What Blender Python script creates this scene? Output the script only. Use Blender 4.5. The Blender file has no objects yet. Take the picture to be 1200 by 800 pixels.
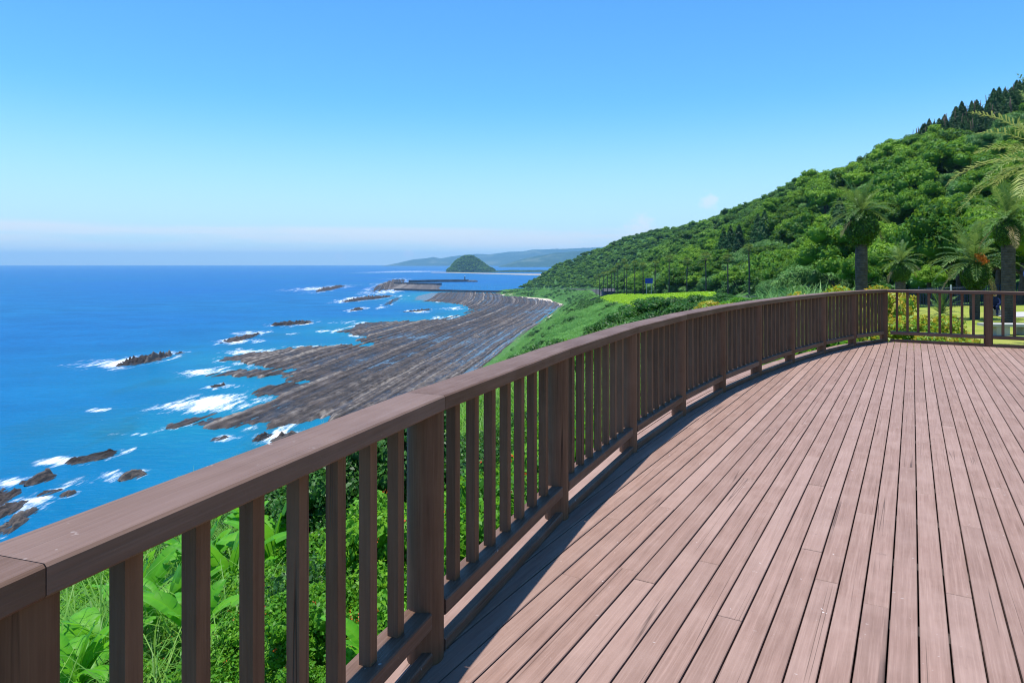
import bpy, math
import numpy as np
from math import radians, sin, cos, pi
from mathutils import Vector, Matrix

scene = bpy.context.scene
col = scene.collection

# ------------------------------------------------------------------ camera, sky, sun, exposure
F_PX, HOR, CAMZ = 800.0, 309.0, 1.6
SEA_Z = -58.4
cam_d = bpy.data.cameras.new("camera")
cam = bpy.data.objects.new("camera", cam_d)
col.objects.link(cam)
cam.location = (0, 0, CAMZ)
cam.rotation_euler = (radians(90), 0, 0)
cam_d.sensor_width = 36.0
cam_d.lens = 36.0 * F_PX / 1200.0
cam_d.shift_y = -(400 - HOR) / 1200.0
cam_d.clip_start = 0.05
cam_d.clip_end = 120000
scene.camera = cam

SUN_EL, SUN_AZ = radians(84), radians(-65)          # azimuth measured from +Y towards +X
world = bpy.data.worlds.new("World")
scene.world = world
world.use_nodes = True

sun_d = bpy.data.lights.new("sun", 'SUN')
sun_d.energy = 5.0
sun_d.angle = radians(0.53)
sun_d.color = (1.0, 0.955, 0.89)
sun = bpy.data.objects.new("sun", sun_d)
col.objects.link(sun)
sdir = Vector((sin(SUN_AZ) * cos(SUN_EL), cos(SUN_AZ) * cos(SUN_EL), sin(SUN_EL)))
sun.rotation_euler = (-sdir).to_track_quat('-Z', 'Y').to_euler()
sun.location = (0, 0, 60)

vs = scene.view_settings
vs.view_transform = 'Standard'
vs.look = 'None'
vs.gamma = 1.0
vs.exposure = 0.45
vs.use_curve_mapping = False
scene.render.engine = 'CYCLES'
cy = scene.cycles
cy.max_bounces = 6
cy.diffuse_bounces = 3
cy.glossy_bounces = 2
cy.transmission_bounces = 3
cy.transparent_max_bounces = 6
cy.volume_bounces = 0
cy.use_denoising = True
cy.filter_width = 1.1
cy.caustics_reflective = False
cy.caustics_refractive = False


def world_nodes():
    nt = world.node_tree
    N, L = nt.nodes, nt.links
    N.clear()
    out = N.new('ShaderNodeOutputWorld')
    bg = N.new('ShaderNodeBackground')
    bg.inputs['Strength'].default_value = 0.14
    L.new(bg.outputs[0], out.inputs[0])
    sky = N.new('ShaderNodeTexSky')
    sky.sky_type = 'NISHITA'
    sky.sun_disc = False
    sky.sun_elevation = SUN_EL
    sky.sun_rotation = SUN_AZ
    sky.altitude = 50
    sky.air_density = 1.0
    sky.dust_density = 0.1
    sky.ozone_density = 1.6
    tc = N.new('ShaderNodeTexCoord')
    nrm = N.new('ShaderNodeVectorMath'); nrm.operation = 'NORMALIZE'
    L.new(tc.outputs['Generated'], nrm.inputs[0])
    sep = N.new('ShaderNodeSeparateXYZ')
    L.new(nrm.outputs[0], sep.inputs[0])

    def math_(op, a, b=None, clamp=False):
        m = N.new('ShaderNodeMath'); m.operation = op; m.use_clamp = clamp
        for i, v in enumerate((a, b)):
            if v is None:
                continue
            if isinstance(v, (int, float)):
                m.inputs[i].default_value = v
            else:
                L.new(v, m.inputs[i])
        return m.outputs[0]

    def rng(v, a, b, c=0.0, d=1.0):
        m = N.new('ShaderNodeMapRange'); m.interpolation_type = 'SMOOTHSTEP'
        L.new(v, m.inputs[0])
        for i, x in enumerate((a, b, c, d)):
            m.inputs[i + 1].default_value = x
        return m.outputs[0]

    def noise(scale, sc, detail=5, rough=.55):
        mp = N.new('ShaderNodeMapping'); mp.inputs['Scale'].default_value = sc
        L.new(nrm.outputs[0], mp.inputs[0])
        n = N.new('ShaderNodeTexNoise')
        n.inputs['Scale'].default_value = scale
        n.inputs['Detail'].default_value = detail
        n.inputs['Roughness'].default_value = rough
        L.new(mp.outputs[0], n.inputs['Vector'])
        return n.outputs[0]
    z = sep.outputs[2]
    # low stratus bank all round the horizon
    band = math_('MULTIPLY', rng(z, 0.006, 0.034), rng(z, 0.047, 0.056, 1, 0))
    wisp = rng(noise(3.2, (1, 1, 16), 6, .6), .34, .60)
    c1 = math_('MULTIPLY', math_('MULTIPLY', band, wisp), .62)
    # thin haze layer just over the water
    c0 = rng(z, 0.0, 0.24, .8, 0)
    # small cumulus puffs
    total = c1
    for (px, py, rad, amt) in ((832, 236, .016, .5), (752, 271, .03, .55), (480, 297, .010, .5), (398, 299, .012, .3)):
        v = Vector(((px - 600) / F_PX, 1, (HOR - py) / F_PX)).normalized()
        d = N.new('ShaderNodeVectorMath'); d.operation = 'DISTANCE'
        L.new(nrm.outputs[0], d.inputs[0]); d.inputs[1].default_value = v
        nn = noise(60, (1, 1, 1.4), 4, .6)
        dd = math_('ADD', d.outputs['Value'], math_('MULTIPLY', math_('SUBTRACT', nn, .5), rad * 2.2))
        total = math_('MAXIMUM', total, math_('MULTIPLY', rng(dd, rad * .1, rad, 1, 0), amt))
    mix = N.new('ShaderNodeMix'); mix.data_type = 'RGBA'
    L.new(total, mix.inputs[0])
    hs = N.new('ShaderNodeHueSaturation')
    hs.inputs['Saturation'].default_value = 1.15
    L.new(sky.outputs[0], hs.inputs['Color'])
    tint = N.new('ShaderNodeMix'); tint.data_type = 'RGBA'; tint.blend_type = 'MULTIPLY'; tint.inputs[0].default_value = 1
    L.new(hs.outputs[0], tint.inputs[6]); tint.inputs[7].default_value = (.52, .93, 1.14, 1)      # clear maritime air
    low = N.new('ShaderNodeMix'); low.data_type = 'RGBA'
    L.new(c0, low.inputs[0]); L.new(tint.outputs[2], low.inputs[6]); low.inputs[7].default_value = (3.5, 4.35, 5.0, 1)
    L.new(low.outputs[2], mix.inputs[6])
    mix.inputs[7].default_value = (4.9, 5.0, 5.2, 1)
    L.new(mix.outputs[2], bg.inputs[0])


world_nodes()

# ------------------------------------------------------------------ helpers
def at(px, py, Y):
    """a point seen at pixel (px,py) of the 1200x800 photograph, Y metres ahead"""
    return Vector(((px - 600) * Y / F_PX, Y, CAMZ - (py - HOR) * Y / F_PX))


def at_sea(px, py):
    Y = F_PX * (CAMZ - SEA_Z) / (py - HOR)
    return ((px - 600) * Y / F_PX, Y)


def _hash(i, j, seed):
    h = (i.astype(np.int64) * 374761393 + j.astype(np.int64) * 668265263 + seed * 974634777) & 0x7fffffff
    h = ((h ^ (h >> 13)) * 1274126177) & 0x7fffffff
    return ((h ^ (h >> 16)) & 0xffff) / 65535.0


def vnoise(x, y, seed=0):
    x = np.asarray(x, float); y = np.asarray(y, float)
    i = np.floor(x); j = np.floor(y)
    fx = x - i; fy = y - j
    fx = fx * fx * (3 - 2 * fx); fy = fy * fy * (3 - 2 * fy)
    i = i.astype(np.int64); j = j.astype(np.int64)
    a = _hash(i, j, seed); b = _hash(i + 1, j, seed); c = _hash(i, j + 1, seed); d = _hash(i + 1, j + 1, seed)
    return (a * (1 - fx) + b * fx) * (1 - fy) + (c * (1 - fx) + d * fx) * fy


def fbm(x, y, seed=0, oct=4):
    s = 0; a = .5; t = 0
    for k in range(oct):
        s = s + a * vnoise(np.asarray(x) * 2 ** k, np.asarray(y) * 2 ** k, seed + k * 17)
        t += a; a *= .5
    return s / t


def sstep(x, a, b):
    t = np.clip((np.asarray(x, float) - a) / (b - a), 0, 1)
    return t * t * (3 - 2 * t)


def mesh_np(name, V, F, smooth=False, attr=None):
    """V (n,3), F (m,k) one face size"""
    V = np.asarray(V, np.float32); F = np.asarray(F, np.int32)
    me = bpy.data.meshes.new(name)
    me.vertices.add(len(V)); me.vertices.foreach_set('co', V.ravel())
    m, k = F.shape
    me.loops.add(m * k); me.loops.foreach_set('vertex_index', F.ravel())
    me.polygons.add(m)
    me.polygons.foreach_set('loop_start', np.arange(0, m * k, k, dtype=np.int32))
    me.polygons.foreach_set('loop_total', np.full(m, k, np.int32))
    if smooth:
        me.polygons.foreach_set('use_smooth', np.ones(m, bool))
    if attr:
        for an, av in attr.items():
            a = me.attributes.new(an, 'FLOAT', 'POINT')
            a.data.foreach_set('value', np.asarray(av, np.float32))
    me.update(calc_edges=True)
    return me


def link(name, me, mat=None, parent=None, loc=None, rot=None, scale=None):
    o = bpy.data.objects.new(name, me)
    col.objects.link(o)
    if mat is not None and me is not None and not me.materials:
        me.materials.append(mat)
    if parent is not None:
        o.parent = parent
    if loc is not None:
        o.location = loc
    if rot is not None:
        o.rotation_euler = rot
    if scale is not None:
        o.scale = scale if hasattr(scale, '__len__') else (scale,) * 3
    return o


def tag(o, label=None, cat=None, group=None, kind=None):
    if label: o['label'] = label
    if cat: o['category'] = cat
    if group: o['group'] = group
    if kind: o['kind'] = kind
    return o


def empty(name, loc=(0, 0, 0), rz=0.0, scale=1.0):
    o = bpy.data.objects.new(name, None)
    col.objects.link(o)
    o.location = loc; o.rotation_euler = (0, 0, rz); o.scale = (scale,) * 3
    o.empty_display_size = .2
    return o


def copy_tree(o, parent=None):
    c = o.copy(); col.objects.link(c); c.parent = parent
    for ch in list(o.children):
        copy_tree(ch, c)
    return c


class MB:
    def __init__(s):
        s.v = []; s.f = []

    def poly(s, verts, faces):
        b = len(s.v); s.v += [tuple(p) for p in verts]
        s.f += [tuple(b + i for i in f) for f in faces]
        return s

    def box(s, lo, hi):
        x0, y0, z0 = lo; x1, y1, z1 = hi
        return s.poly([(x0, y0, z0), (x1, y0, z0), (x1, y1, z0), (x0, y1, z0), (x0, y0, z1), (x1, y0, z1), (x1, y1, z1), (x0, y1, z1)],
                      [(0, 3, 2, 1), (4, 5, 6, 7), (0, 1, 5, 4), (1, 2, 6, 5), (2, 3, 7, 6), (3, 0, 4, 7)])

    def tube(s, pts, radii, n=10, caps=True):
        pts = [Vector(p) for p in pts]
        if not hasattr(radii, '__len__'):
            radii = [radii] * len(pts)
        b = len(s.v); prev = None
        for i, p in enumerate(pts):
            t = (pts[min(i + 1, len(pts) - 1)] - pts[max(i - 1, 0)]).normalized()
            if prev is None:
                u = t.orthogonal().normalized()
            else:
                u = (prev - t * prev.dot(t)).normalized()
            prev = u; w = t.cross(u)
            for k in range(n):
                a = 2 * pi * k / n
                s.v.append(tuple(p + (u * cos(a) + w * sin(a)) * radii[i]))
        for i in range(len(pts) - 1):
            for k in range(n):
                k2 = (k + 1) % n
                s.f.append((b + i * n + k, b + i * n + k2, b + (i + 1) * n + k2, b + (i + 1) * n + k))
        if caps:
            s.f.append(tuple(b + k for k in reversed(range(n))))
            s.f.append(tuple(b + (len(pts) - 1) * n + k for k in range(n)))
        return s

    def lathe(s, prof, n=14):
        b = len(s.v)
        for r, z in prof:
            for k in range(n):
                a = 2 * pi * k / n
                s.v.append((r * cos(a), r * sin(a), z))
        for i in range(len(prof) - 1):
            for k in range(n):
                k2 = (k + 1) % n
                s.f.append((b + i * n + k, b + i * n + k2, b + (i + 1) * n + k2, b + (i + 1) * n + k))
        s.f.append(tuple(b + k for k in reversed(range(n))))
        s.f.append(tuple(b + (len(prof) - 1) * n + k for k in range(n)))
        return s

    def mesh(s, name, smooth=False):
        me = bpy.data.meshes.new(name)
        me.from_pydata(s.v, [], s.f)
        if smooth:
            me.polygons.foreach_set('use_smooth', [True] * len(me.polygons))
        me.update()
        return me

    def build(s, name, mat, parent=None, smooth=False, **k):
        return link(name, s.mesh(name, smooth), mat, parent, **k)


# ------------------------------------------------------------------ materials
class NT:
    def __init__(s, name):
        s.m = bpy.data.materials.new(name); s.m.use_nodes = True
        s.t = s.m.node_tree; s.t.nodes.clear()
        s.out = s.t.nodes.new('ShaderNodeOutputMaterial')

    def n(s, typ, inputs=None, **props):
        nd = s.t.nodes.new(typ)
        for k, v in props.items():
            setattr(nd, k, v)
        for k, v in (inputs or {}).items():
            sk = nd.inputs[k]
            if isinstance(v, bpy.types.NodeSocket):
                s.t.links.new(v, sk)
            elif v is not None:
                sk.default_value = v
        return nd

    def link(s, a, b):
        s.t.links.new(a, b)

    def noise(s, vec, scale, detail=4, rough=.55, sc=None):
        if sc is not None:
            vec = s.n('ShaderNodeMapping', {0: vec, 'Scale': sc}).outputs[0]
        return s.n('ShaderNodeTexNoise', {'Vector': vec, 'Scale': scale, 'Detail': detail, 'Roughness': rough}).outputs[0]

    def ramp(s, fac, stops):
        r = s.n('ShaderNodeValToRGB', {0: fac})
        el = r.color_ramp.elements
        while len(el) < len(stops):
            el.new(.5)
        for e, (p, c) in zip(el, stops):
            e.position = p; e.color = (*c, 1) if len(c) == 3 else c
        return r.outputs[0]

    def rng(s, v, a, b, c=0.0, d=1.0, smooth=False):
        m = s.n('ShaderNodeMapRange', {0: v, 1: a, 2: b, 3: c, 4: d})
        if smooth: m.interpolation_type = 'SMOOTHSTEP'
        return m.outputs[0]

    def math(s, op, a, b=0.0):
        return s.n('ShaderNodeMath', {0: a, 1: b}, operation=op).outputs[0]

    def mix(s, fac, a, b, blend='MIX'):
        m = s.n('ShaderNodeMix', {0: fac}, data_type='RGBA', blend_type=blend)
        for i, v in ((6, a), (7, b)):
            if isinstance(v, bpy.types.NodeSocket):
                s.link(v, m.inputs[i])
            else:
                m.inputs[i].default_value = (*v, 1) if len(v) == 3 else v
        return m.outputs[2]

    def bump(s, h, strength=.3, dist=.02):
        return s.n('ShaderNodeBump', {'Height': h, 'Strength': strength, 'Distance': dist}).outputs[0]

    def bsdf(s, color, rough=.6, spec=.4, normal=None, **kw):
        d = {'Base Color': color if isinstance(color, bpy.types.NodeSocket) else (*color, 1),
             'Roughness': rough, 'Specular IOR Level': spec}
        if normal is not None: d['Normal'] = normal
        d.update(kw)
        b = s.n('ShaderNodeBsdfPrincipled', d)
        s.link(b.outputs[0], s.out.inputs[0])
        return b

    @property
    def obj(s): return s.n('ShaderNodeTexCoord').outputs['Object']

    @property
    def pos(s): return s.n('ShaderNodeNewGeometry').outputs['Position']

    @property
    def rand(s): return s.n('ShaderNodeObjectInfo').outputs['Random']

    def att(s, name): return s.n('ShaderNodeAttribute', attribute_name=name).outputs['Fac']


def m_leaf(name, dark, mid, light, trans=.3, rough=.5, spec=.35, tint=.5, wn=None):
    t = NT(name)
    v = t.att('v')
    f = t.math('ADD', t.math('MULTIPLY', v, 1 - tint), t.math('MULTIPLY', t.rand, tint))
    if wn:
        f = t.math('ADD', f, t.rng(t.noise(t.pos, wn, 3), .3, .7, -.3, .3))
    c = t.ramp(f, [(.08, dark), (.5, mid), (.95, light)])
    b = t.n('ShaderNodeBsdfPrincipled', {'Base Color': c, 'Roughness': rough, 'Specular IOR Level': spec})
    tr = t.n('ShaderNodeBsdfTranslucent', {'Color': t.mix(.5, c, tuple(min(1, x * 1.5) for x in light))})
    mx = t.n('ShaderNodeMixShader', {0: trans, 1: b.outputs[0], 2: tr.outputs[0]})
    t.link(mx.outputs[0], t.out.inputs[0])
    return t.m


def m_plain(name, c, rough=.6, spec=.4, var=.15, scale=4.0, bump=0.0):
    t = NT(name)
    nz = t.noise(t.obj, scale, 5)
    cc = t.mix(t.rng(nz, .3, .7), tuple(x * (1 - var) for x in c), tuple(min(1, x * (1 + var)) for x in c))
    t.bsdf(cc, rough, spec, t.bump(nz, bump, .02) if bump else None)
    return t.m


def m_wood(name, base, light, dark, axis=0, rough=.45, specks=True, crack=1.0):
    """painted timber, grain along local axis"""
    t = NT(name)
    rnd = t.rand
    off = t.n('ShaderNodeCombineXYZ', {0: t.math('MULTIPLY', rnd, 37.0), 1: t.math('MULTIPLY', rnd, 11.0), 2: t.math('MULTIPLY', rnd, 23.0)}).outputs[0]
    p = t.n('ShaderNodeVectorMath', {0: t.obj, 1: off}, operation='ADD').outputs[0]
    sc = [1.0, 1.0, 1.0]; sc[axis] = .055
    grain = t.noise(p, 42, 6, .62, sc)
    sc2 = [1.0, 1.0, 1.0]; sc2[axis] = .02
    fibre = t.noise(p, 130, 3, .6, sc2)
    blot = t.noise(p, 3.2, 4, .6)
    c = t.mix(t.rng(grain, .3, .72), dark, base)
    c = t.mix(t.rng(blot, .42, .72, 0, .5), c, light)
    c = t.mix(t.rng(rnd, 0, .5, .34, 0), c, tuple(x * .66 for x in base))
    c = t.mix(t.rng(rnd, .6, 1, 0, .4), c, (light[0] * 1.05, light[1] * 1.06, light[2] * 1.08))
    c = t.mix(t.math('MULTIPLY', t.rng(t.noise(p, 1.3, 5, .7),   .52, .7), .28), c, tuple(x * .78 for x in dark))
    c = t.mix(t.rng(fibre, .5, .72, 0, .28), c, tuple(min(1, x * 1.25) for x in light))
    # hairline drying cracks along the grain
    sc3 = [6.5, 6.5, 6.5]; sc3[axis] = .06
    ck = t.noise(p, 1.6, 2, .4, sc3)
    ckf = t.math('MULTIPLY', t.rng(t.math('ABSOLUTE', t.math('SUBTRACT', ck, .5)), .0, .006, 1, 0), t.rng(t.noise(p, 1.1, 2), .5, .62))
    ckf = t.math('MULTIPLY', ckf, .85 * crack)
    c = t.mix(ckf, c, tuple(x * .18 for x in dark))
    if specks:
        s1 = t.rng(t.noise(p, 26, 2, .7), .70, .74)
        s2 = t.rng(t.noise(p, 2.6, 2), .5, .66)
        sp = t.math('MULTIPLY', t.math('MULTIPLY', s1, s2), .75)
        c = t.mix(sp, c, (.62, .56, .54))
        s3 = t.math('MULTIPLY', t.rng(t.noise(p, 9, 3, .7), .68, .76), .35)
        c = t.mix(s3, c, tuple(x * .5 for x in dark))
    h = t.math('SUBTRACT', t.math('ADD', grain, t.math('MULTIPLY', fibre, .5)), t.math('MULTIPLY', ckf, 2.5))
    t.bsdf(c, t.rng(grain, .3, .7, rough + .16, rough + .02), .24, t.bump(h, .45, .004))
    return t.m


M = {}
M['deck'] = m_wood('deck_paint', (.300, .188, .148), (.345, .235, .193), (.195, .117, .090), 0, .5, True, .8)
M['rail'] = m_wood('rail_paint', (.150, .084, .055), (.205, .134, .106), (.090, .047, .029), 0, .45, True, 1.0)
M['post'] = m_wood('post_paint', (.172, .088, .048), (.210, .116, .069), (.100, .049, .027), 2, .6, False, 1.0)
M['joist'] = m_plain('joist_wood', (.06, .045, .04))
M['gap_shade'] = m_plain('gap_shade_sheet', (.012, .011, .011), .95, .1)  # near-black colour standing in for the shade below the deck
M['leaf_hill'] = m_leaf('leaf_hill', (.013, .056, .008), (.060, .175, .016), (.260, .430, .034), .3, spec=.15, tint=.6)
M['leaf_pale'] = m_leaf('leaf_pale', (.050, .15, .036), (.105, .25, .06), (.21, .38, .10), .25, spec=.2, tint=.6)
M['leaf_far'] = m_leaf('leaf_far', (.015, .060, .010), (.058, .165, .022), (.210, .370, .042), .28, spec=.15, tint=.64)
M['leaf_cedar'] = m_leaf('leaf_cedar', (.014, .052, .016), (.026, .088, .024), (.052, .140, .030), .15, spec=.15, tint=.5)
M['leaf_shrub'] = m_leaf('leaf_shrub', (.036, .140, .010), (.090, .290, .016), (.210, .440, .028), .4, spec=.25, tint=.25)
M['leaf_dark_shrub'] = m_leaf('leaf_dark_shrub', (.014, .060, .010), (.034, .130, .016), (.080, .220, .028), .3, tint=.25)
M['leaf_lime'] = m_leaf('leaf_lime', (.150, .300, .010), (.260, .480, .014), (.380, .580, .030), .4, tint=.15, wn=.25)
M['leaf_croton'] = m_leaf('leaf_croton', (.075, .240, .012), (.170, .370, .018), (.520, .330, .035), .35, tint=.08)
M['leaf_banana'] = m_leaf('leaf_banana', (.050, .220, .010), (.100, .360, .014), (.190, .480, .030), .45, rough=.45, spec=.3, tint=.3)
M['grass'] = m_leaf('grass_blade', (.050, .165, .016), (.125, .310, .030), (.260, .450, .075), .4, tint=.35)
M['slope_grass'] = m_leaf('slope_grass', (.060, .200, .040), (.125, .320, .062), (.220, .430, .095), .35, tint=.4, wn=.02)
M['frond'] = m_leaf('palm_frond', (.034, .100, .016), (.080, .185, .032), (.230, .310, .075), .3, tint=.35)
M['frond_olive'] = m_leaf('palm_frond_olive', (.085, .150, .024), (.190, .270, .050), (.420, .440, .150), .3, tint=.4)
M['frond_dry'] = m_leaf('palm_frond_dry', (.16, .12, .05), (.28, .22, .08), (.42, .34, .14), .25, tint=.5)
M['boot_fern'] = m_leaf('boot_fern', (.012, .050, .006), (.036, .120, .010), (.110, .250, .016), .25, tint=.1)
M['red'] = m_leaf('red_flower', (.45, .03, .01), (.65, .06, .015), (.75, .18, .03), .3, tint=.1)
M['orange'] = m_leaf('orange_fruit', (.5, .13, .01), (.65, .2, .02), (.75, .3, .04), .2, tint=.1)
M['bark'] = m_plain('bark', (.075, .058, .046), .9, .2, .4, 3.0, .5)
M['concrete'] = m_plain('concrete', (.42, .41, .39), .85, .25, .18, 1.2, .2)
M['dark_concrete'] = m_plain('dark_concrete', (.065, .07, .08), .9, .2, .35, .05, .2)
M['white_paint'] = m_plain('white_paint', (.78, .78, .77), .5, .4, .05)
M['steel'] = m_plain('steel_wire', (.70, .70, .72), .35, .5, .05)
M['fence'] = m_plain('fence_paint', (.025, .045, .085), .6, .4, .2)
M['sign_blue'] = m_plain('sign_blue', (.01, .06, .42), .4, .5, .05)
M['navy'] = m_plain('navy_cloth', (.018, .028, .085), .9, .1, .2)
M['skin'] = m_plain('skin', (.45, .26, .18), .6, .3, .05)
M['hair'] = m_plain('hair', (.015, .012, .010), .6, .3, .1)


def palm_bark():
    t = NT('palm_bark')
    p = t.obj
    z = t.n('ShaderNodeSeparateXYZ', {0: p}).outputs[2]
    nz = t.noise(p, 6, 4)
    ring = t.math('SINE', t.math('ADD', t.math('MULTIPLY', z, 52), t.math('MULTIPLY', nz, 6)))
    c = t.mix(t.rng(nz, .3, .7), (.055, .046, .041), (.110, .094, .084))
    c = t.mix(t.rng(ring, .4, 1, 0, .5), c, (.040, .034, .032))
    t.bsdf(c, .9, .2, t.bump(ring, .5, .02))
    return t.m


M['palm_bark'] = palm_bark()


def m_ground():
    t = NT('hill_soil_and_grass')
    p = t.pos
    a = t.noise(p, .05, 5); b = t.noise(p, .7, 5, .65)
    c = t.ramp(b, [(.25, (.020, .065, .014)), (.5, (.05, .14, .026)), (.78, (.12, .21, .06))])
    soil = t.ramp(t.noise(p, 2.5, 4), [(.3, (.16, .125, .085)), (.7, (.33, .28, .21))])
    c = t.mix(t.rng(t.noise(p, .22, 4), .6, .7, 0, .7), c, soil)
    c = t.mix(t.rng(a, .4, .65, 0, .4), c, (.07, .19, .04))
    t.bsdf(c, .95, .15, t.bump(b, .6, .3))
    return t.m


def m_lawn():
    t = NT('lawn_grass')
    p = t.pos
    b = t.noise(p, 26, 5, .7); a = t.noise(p, .35, 4, .6)
    c = t.ramp(b, [(.25, (.085, .135, .014)), (.5, (.19, .245, .028)), (.78, (.30, .34, .06))])
    c = t.mix(t.rng(a, .42, .62, 0, .65), c, (.30, .285, .07))
    t.bsdf(c, .95, .15, t.bump(b, .5, .03))
    return t.m


def m_rock():
    t = NT('shore_rock')
    p = t.pos
    cr = t.att('crest'); tone = t.att('tone')
    a = t.noise(p, .9, 6, .75, (1, .35, 1)); b = t.noise(p, .05, 4)
    f = t.math('ADD', t.math('MULTIPLY', tone, .62), t.math('MULTIPLY', a, .42))
    c = t.ramp(f, [(.16, (.013, .011, .011)), (.42, (.050, .042, .039)), (.62, (.108, .093, .084)), (.90, (.28, .25, .22))])
    c = t.mix(t.rng(b, .45, .65, 0, .4), c, (.090, .070, .062))
    c = t.mix(t.rng(cr, .0, .22, .8, 0), c, (.026, .021, .020))       # weed-dark rock at the waterline
    t.bsdf(c, t.rng(cr, .1, .6, .4, .9), .25, t.bump(a, .9, .5))
    return t.m


def m_sea():
    t = NT('sea_water')
    p = t.pos
    sh = t.att('shallow'); fm = t.att('foam')
    w0 = t.noise(p, .016, 4, .55, (1, 1.6, 1))
    w1 = t.noise(p, .12, 5, .62, (1, 2.4, 1)); w2 = t.noise(p, .55, 4, .65, (1, 2.0, 1))
    deep = t.mix(t.rng(w0, .35, .65), (.000, .086, .225), (.002, .124, .300))
    deep = t.mix(t.rng(t.noise(p, .0016, 3), .4, .62, 0, .6), deep, (.000, .088, .300))
    deep = t.mix(t.rng(w1, .42, .68, 0, .55), deep, (.000, .050, .190))
    deep = t.mix(t.rng(w2, .54, .70, 0, .7), deep, (.008, .145, .360))
    pool = t.rng(sh, 1.2, 1.9)
    c = t.mix(t.rng(sh, 0, 1), deep, (.003, .140, .240))
    sh = t.rng(sh, 0, 1)
    c = t.mix(t.math('MULTIPLY', t.rng(w1, .5, .75, 0, .6), sh), c, (.015, .215, .30))
    c = t.mix(t.math('MULTIPLY', t.rng(t.noise(p, .045, 4, .6, (1, .4, 1)), .54, .66), t.math('MULTIPLY', sh, .6)), c, (.012, .085, .12))
    c = t.mix(pool, c, (.060, .085, .105))
    # foam: ragged streaks, long in the direction of sight
    f1 = t.noise(p, .10, 5, .65, (1, .22, 1)); f2 = t.noise(p, .42, 5, .72, (1, .25, 1))
    ff = t.math('ADD', t.math('MULTIPLY', f1, .62), t.math('MULTIPLY', f2, .55))
    fk = t.math('ADD', t.math('MULTIPLY', fm, .55), t.math('MULTIPLY', t.math('SUBTRACT', ff, .585), 2.6))
    foam = t.rng(fk, .20, .78, 0, 1, True)
    foam = t.math('MULTIPLY', foam, t.rng(fm, .04, .3))
    # scattered little whitecaps and glints of broken water
    wc = t.math('MULTIPLY', t.rng(t.noise(p, .22, 3, .7, (.6, 1.5, 1)), .735, .77), t.rng(t.noise(p, .012, 3), .45, .6))
    foam = t.math('MAXIMUM', foam, t.math('MULTIPLY', wc, .6))
    c = t.mix(foam, c, (.80, .83, .85))
    h = t.math('ADD', t.math('MULTIPLY', w1, 1.0), t.math('MULTIPLY', w2, .35))
    cd = t.n('ShaderNodeCameraData').outputs['View Distance']
    nrm = t.n('ShaderNodeBump', {'Height': h, 'Strength': .55, 'Distance': 1.1}).outputs[0]
    dif = t.n('ShaderNodeBsdfDiffuse', {'Color': c, 'Normal': nrm})
    glo = t.n('ShaderNodeBsdfGlossy', {'Color': (1, 1, 1, 1), 'Roughness': .24, 'Normal': nrm})
    # wave slopes keep the mean reflectance of a rough sea well below that of a flat mirror
    fr = t.rng(t.n('ShaderNodeLayerWeight', {'Blend': .25, 'Normal': nrm}).outputs['Fresnel'], .02, 1, .012, .16)
    fr = t.math('ADD', fr, t.math('MULTIPLY', pool, .22))
    fr = t.math('MULTIPLY', fr, t.rng(foam, 0, 1, 1, 0))
    mx = t.n('ShaderNodeMixShader', {0: fr, 1: dif.outputs[0], 2: glo.outputs[0]})
    t.link(mx.outputs[0], t.out.inputs[0])
    return t.m


def m_sand():
    t = NT('beach_sand')
    a = t.noise(t.pos, .2, 4)
    t.bsdf(t.ramp(a, [(.3, (.42, .35, .28)), (.7, (.58, .50, .41))]), .95, .1)
    return t.m


def m_farhill():
    t = NT('far_hill_forest')
    p = t.pos
    a = t.noise(p, .012, 6, .7); b = t.noise(p, .0012, 4)
    c = t.ramp(a, [(.3, (.010, .030, .014)), (.55, (.022, .062, .022)), (.8, (.055, .11, .036))])
    c = t.mix(t.rng(b, .55, .62, 0, .5), c, (.16, .19, .11))
    t.bsdf(c, .95, .1, t.bump(a, 1, 30))
    return t.m


M['ground'] = m_ground(); M['lawn'] = m_lawn(); M['rock'] = m_rock(); M['sea'] = m_sea(); M['sand'] = m_sand(); M['farhill'] = m_farhill()
M['far_sand'] = m_plain('far_sand', (.30, .27, .22), .95, .1, .2, .01)
M['path'] = m_plain('path_concrete', (.40, .39, .37), .85, .2, .1, 2.0)
M['road'] = m_plain('asphalt', (.055, .055, .058), .9, .2, .2, .5)

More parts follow.
